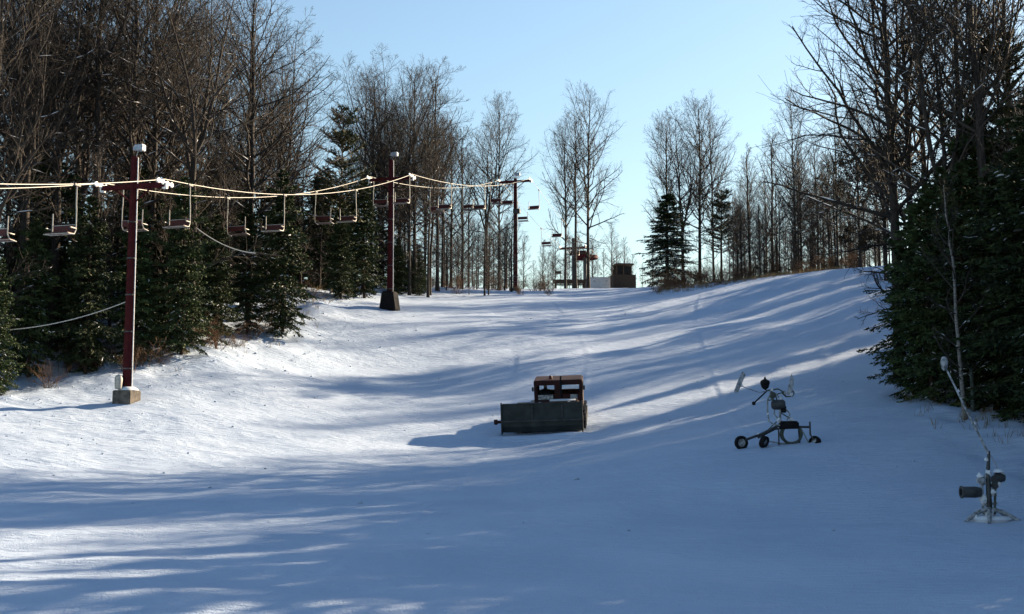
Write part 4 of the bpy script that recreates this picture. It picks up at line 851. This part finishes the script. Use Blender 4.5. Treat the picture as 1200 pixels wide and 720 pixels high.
# sunlit patches of the photograph: the sky must be open towards the sun from there
def ground_at(px, py):
    ys = np.linspace(8, 130, 900); u = (px - 600) / F; v = (360 - py) / F; t = ys / (CP - v * SP)
    X = u * t; Z = CAMZ + (SP + v * CP) * t; g = hbase(X, ys); k = int(np.argmax(g > Z)) if (g > Z).any() else len(ys) - 1
    return np.array((X[k], ys[k], g[k]))
LIT = [ground_at(*p) for p in ((600, 516), (700, 516), (800, 516), (500, 500), (560, 492), (740, 440), (700, 474), (960, 420), (1010, 412), (895, 444), (845, 393), (760, 352), (840, 342), (560, 400), (640, 408), (450, 460),
        (60, 575), (150, 620), (300, 545), (140, 540), (300, 500), (200, 520), (400, 520), (100, 510), (300, 440), (500, 440), (60, 500), (420, 480))]
SHADE = [ground_at(*p) for p in ((450, 700), (600, 700), (750, 700), (900, 700), (1050, 700), (1180, 690), (380, 700), (500, 660), (620, 650), (740, 640), (860, 640), (980, 640), (1100, 640), (600, 610), (700, 600), (800, 600), (900, 600), (1000, 600),
        (1080, 590), (700, 560), (780, 560), (860, 560), (950, 560), (1040, 550), (650, 545), (740, 540), (820, 540), (900, 535), (480, 620), (400, 650), (540, 580), (760, 500), (800, 480), (880, 480), (940, 480), (1000, 480), (830, 450), (850, 420), (800, 420), (900, 400), (930, 385), (880, 375), (950, 350), (1000, 345), (900, 345), (760, 405), (720, 385), (690, 420), (560, 372), (480, 388), (420, 405), (330, 430), (250, 610), (300, 640), (180, 690), (80, 650))]
SDn = np.array(SD)
def blocks(x, y, h, r=1.6):
    z0 = float(hbase(np.array([x]), np.array([y]))[0])
    for i, p in enumerate(LIT):
        s = ((x - p[0]) * SDn[0] + (y - p[1]) * SDn[1]) / (SDn[0] ** 2 + SDn[1] ** 2)
        if s < 1: continue
        q = p + SDn * s
        if math.hypot(q[0] - x, q[1] - y) < (r if i < 16 else 1.0) and q[2] < z0 + h * 0.97: return True
    return False
rj = lambda x, y, h: blocks(x, y, h)
rb = lambda x, y, h: blocks(x, y, h, 0.75)
A('spruce2', 1070, 60, 250, 'dark spruce left of the front hemlock, at the corner of the right wood', wide=1.2)
fill(36, reg_right(-12, 58, 1.5, 13), SPR, (8, 12.5), 'dark spruce in the deep shade of the wood on the right', 'spruces of the right wood', 2.0, 21, reject=rj, wide=(1.05, 1.3))
fill(34, reg_right(-15, 66, 2.0, 26), BARE, (15, 22), 'tall bare tree deep in the dark wood on the right', 'bare trees of the right wood', 2.0, 22, reject=rb)
fill(62, reg_right(62, 130, 1.5, 34), BARE, (12, 19), 'bare tree high in the wood on the right', 'bare trees of the upper right wood', 1.6, 23, reject=rb)
fill(34, reg_right(66, 135, 2.5, 34), SPR, (6, 11), 'spruce high in the wood on the right', 'spruces of the upper right wood', 2.0, 24, reject=rj, wide=(1.1, 1.4))
fill(10, reg_right(66, 118, 4, 30), BARE, (13, 19), 'bare tree high in the wood on the right', 'bare trees of the upper right wood', 1.4, 26, reject=rj)
# the wood goes on outside the frame; its spruces stand where their shade falls in the photograph
def covered(p):
    for (x, y, h, kind) in PLACED:
        if kind not in ('spruce', 'snowspruce', 'pine', 'oak'): continue
        s_ = ((x - p[0]) * SDn[0] + (y - p[1]) * SDn[1]) / (SDn[0] ** 2 + SDn[1] ** 2)
        if s_ < 2: continue
        q = p + SDn * s_; z0 = float(hbase(np.array([x]), np.array([y]))[0]); f = (q[2] - z0) / h
        if 0 <= f < 0.9 and math.hypot(q[0] - x, q[1] - y) < 0.29 * h * (1 - f) ** 0.7: return True
    return False
def shade_trees():
    rg = np.random.RandomState(77)
    miss = 0
    for p in SHADE:
        if covered(p): continue
        miss += 1
        for s_ in np.concatenate([np.arange(8, 60, 1.0)]):
            q = p + SDn * s_; x, y = float(q[0] + rg.normal(0, 0.3)), float(q[1] + rg.normal(0, 0.3))
            if x < edge_x(EDGE_R, y) + 1.6 or (600 + F * x / max(y, 1) < 1230 and y < 70): continue
            z0 = float(hbase(np.array([x]), np.array([y]))[0]); h = (q[2] - z0) + (3.2 if p[1] < 55 else 1.9)
            if h < (5 if p[1] < 55 else 2.8) or h > 16 or any((x - e[0]) ** 2 + (y - e[1]) ** 2 < 1.5 ** 2 for e in PLACED) or blocks(x, y, h, 2.0 if p[1] < 55 else 1.1): continue
            o = plant(SPR[rg.randint(4)], x, y, h, 'dark spruce in the deep shade of the wood on the right' if y < 60 else 'spruce high in the wood on the right', 'spruces of the right wood', wide=1.2)
            FILLED.append((o, x, y, h)); miss -= 1; break
    return miss
shade_trees()
# thickets
SAP = ['sap0', 'sap1', 'sap2']
fill(50, reg_px(858, 1040, 117, 140), SAP, (3.5, 8.5), 'low bare sapling in the skyline thicket right of the ragged pine', 'skyline thicket on the right of the ridge', 0.8, 41, wide=(1.0, 1.4))
fill(40, reg_px(425, 600, 112, 150), SAP, (3.0, 8.0), 'low bare sapling in the brush between second and third tower', 'saplings in the brush by the towers', 0.8, 42, wide=(1.0, 1.4))
fill(8, reg_px(410, 500, 110, 122), SPR, (3, 6.5), 'small spruce in the stand behind the second lift tower', 'small spruces behind the second tower', 1.2, 43, wide=(1.1, 1.4))
fill(14, reg_px(610, 760, 170, 200), SAP, (2.5, 6), 'low bare sapling on the skyline behind the top station', 'skyline saplings behind the top station', 1.0, 44, wide=(1.0, 1.4))
# brush
SH = ['shrub0', 'shrub1', 'shrub2']
def reg_lefte(rg): y = rg.uniform(52, 108); return float(edge_x(EDGE_L, y) - rg.uniform(-1.0, 2.5)), y
fill(24, reg_lefte, SH, (0.8, 2.2), 'brown leafless shrub at the foot of the wood left of the lift', 'brush along the left wood edge', 0.5, 31, wide=(0.9, 1.4))
fill(26, reg_right(62, 110, -1.5, 2.5), SH, (0.5, 1.5), 'small brown leafless shrub beside the slope on the right', 'brush along the right wood edge', 0.7, 32, wide=(0.9, 1.4))
fill(60, reg_px(770, 1010, 114, 128), SH, (0.8, 2.8), 'brown leafless shrub along the ridge crest right of the hut', 'brush along the ridge crest', 0.6, 33, wide=(1.0, 1.5))
fill(40, reg_px(470, 650, 114, 150), SH, (0.7, 2.6), 'brown leafless shrub on the ridge between second and third tower', 'brush by the third tower', 0.8, 34)
# dry grass poking through the snow along the crest and at the wood edges
def grass():
    rg = np.random.RandomState(5); xs = []; 
    for _ in range(1500):
        k = rg.rand()
        if k < 0.72: y = rg.uniform(112, 124); x = float(xat(rg.uniform(770, 990), y))
        elif k < 0.82: y = rg.uniform(66, 104); x = float(edge_x(EDGE_L, y)) + rg.normal(0.2, 0.9)
        else: y = rg.uniform(44, 100); x = float(edge_x(EDGE_R, y)) + rg.normal(-0.2, 1.0)
        xs.append((x, y))
    xs = np.array(xs); z = hbase(xs[:, 0], xs[:, 1]) + hfine(xs[:, 0], xs[:, 1]); p = np.c_[xs, z - 0.03]
    p = np.repeat(p, 5, 0) + np.c_[rg.normal(0, 0.10, (len(p) * 5, 2)), np.zeros(len(p) * 5)]
    hh = rg.uniform(0.12, 0.45, len(p)); tl = rg.normal(0, 0.25, (len(p), 2)); d = np.c_[tl, np.ones(len(p))]
    P = np.stack([p, p + d * hh[:, None] * 0.6, p + d * hh[:, None] * np.array([1.3, 1.3, 1.0])], 1)
    a = Acc(); v, q = tubes(P, np.full((len(p), 1), 0.010) * np.array([[1, 0.8, 0.25]]), 3, rg); a.add(v, q)
    tag(link('dry_grass', a.mesh('dry_grass'), 'grass'), 'dry brown grass poking through snow along the crest and wood edges', 'grass', kind='stuff')
grass()

# ------------------------------------------------------------------ tell the look-alike trees apart by what they stand beside
ANCH = [(-400, 'outside the left edge'), (0, 'near the picture\'s left edge'), (75, 'under the leftmost chairs'), (135, 'behind the near lift tower'), (190, 'just right of the near lift tower'),
        (245, 'left of the wood-edge spruces'), (300, 'behind the wood-edge spruces'), (360, 'left of the dark pine'), (400, 'around the dark pine'), (440, 'behind the second lift tower'), (475, 'right of the second lift tower'),
        (520, 'left of the twin-stemmed tree'), (565, 'left of the third lift tower'), (606, 'right of the third lift tower'), (655, 'behind the top station'), (712, 'behind the brown hut'), (748, 'by the snow-laden spruce'),
        (815, 'by the ragged pine'), (870, 'left of the tallest ridge tree'), (925, 'around the tallest ridge tree'), (955, 'right of the tallest ridge tree'), (1000, 'left of the large dark tree'), (1045, 'right of the large dark tree'), (1085, 'above the front hemlock'),
        (1120, 'by the pale birch'), (1160, 'near the picture\'s right edge'), (1200, 'outside the right edge')]
WORD = ['leftmost', 'second from left', 'third from left', 'fourth from left', 'fifth from left', 'sixth from left', 'seventh from left', 'eighth from left', 'ninth from left', 'tenth from left', 'eleventh from left', 'twelfth from left', 'thirteenth from left', 'fourteenth from left', 'fifteenth from left', 'sixteenth from left', 'seventeenth from left', 'eighteenth from left', 'nineteenth from left', 'twentieth from left', 'last to the right']
SHORT = {'low bare sapling in the skyline thicket right of the ragged pine': 'low sapling of the skyline thicket', 'low bare sapling in the brush between second and third tower': 'low sapling in the brush', 'small spruce in the stand behind the second lift tower': 'small spruce of the stand', 'low bare sapling on the skyline behind the top station': 'low skyline sapling',
         'bare grey-brown tree deep in the dense wood left of the lift': 'bare tree of the left wood', 'dark spruce in the understorey of the dense wood left of the lift': 'dark understorey spruce',
         'slender bare sapling along the edge of the wood left of the lift': 'slender sapling at left wood edge', 'bare tree in the thick stand behind the second lift tower': 'bare tree of the thick stand',
         'slender bare tree on the skyline between second and third tower': 'slender skyline tree', 'small bare tree on the skyline behind the top station': 'small bare skyline tree',
         'thin bare tree in the skyline thicket right of the ragged pine': 'thin tree of the skyline thicket', 'dark spruce in the deep shade of the wood on the right': 'dark spruce of the right wood',
         'tall bare tree deep in the dark wood on the right': 'tall bare tree of the right wood', 'bare tree high in the wood on the right': 'bare tree of the upper right wood', 'spruce high in the wood on the right': 'spruce of the upper right wood',
         'brown leafless shrub at the foot of the wood left of the lift': 'brown shrub at left wood edge', 'small brown leafless shrub beside the slope on the right': 'small shrub beside right slope',
         'brown leafless shrub along the ridge crest right of the hut': 'brown shrub on the ridge crest', 'brown leafless shrub on the ridge between second and third tower': 'brown shrub on the ridge'}
def tell_apart():
    bins = {}
    for o, x, y, h in FILLED:
        px = 600 + F * x / max(y, 1.0) if y > 5 else 1300
        where = [w_ for a_, w_ in ANCH if px >= a_][-1] if px >= -400 else ANCH[0][1]
        bins.setdefault((SHORT.get(o['label'], o['label']), where), []).append((px, o))
    for (base, where), L in bins.items():
        L.sort(key=lambda e: e[0])
        for i, (px, o) in enumerate(L):
            if where.startswith('outside'): o['label'] = '%s, %s' % (base, where); o['group'] = '%s %s' % (base, where)
            elif len(L) == 1: o['label'] = 'single %s, %s' % (base, where)
            else: o['label'] = '%s, %s, %s' % (base, where, WORD[i] if i < len(WORD) - 1 else 'towards its right')
tell_apart()

def crumbs():
    rg = np.random.RandomState(9); n = 1100
    y = rg.uniform(30, 100, n) ; f = rg.rand(n); xl = edge_x(EDGE_L, y); xr = edge_x(EDGE_R, y)
    x = np.where(rg.rand(n) < 0.8, xl + 0.3 + rg.exponential(3.2, n), xl + (xr - xl) * f)
    z = hbase(x, y) + hfine(x, y); r = np.minimum(rg.gamma(2.0, 0.012, n) + 0.010, 0.08)
    o = np.array([(1, 0, 0), (0, 1, 0), (-1, 0, 0), (0, -1, 0), (0, 0, 1), (0, 0, -1)], float)
    v = np.c_[x, y, z + r * 0.2][:, None, :] + o[None] * r[:, None, None] * rg.uniform(0.6, 1.3, (n, 6, 1)) * np.array([1.3, 1.3, 0.8]) + rg.normal(0, 0.2, (n, 6, 3)) * r[:, None, None]
    t = np.array([(0, 1, 4), (1, 2, 4), (2, 3, 4), (3, 0, 4), (1, 0, 5), (2, 1, 5), (3, 2, 5), (0, 3, 5)])
    T = (np.arange(n)[:, None, None] * 6 + t[None]).reshape(-1, 3)
    tag(link('snow_crumbs', mesh_np('snow_crumbs', v.reshape(-1, 3), None, T), 'snow'), 'small crumbs of snow scattered over the groomed slope', 'snow crumbs', kind='stuff')
crumbs()
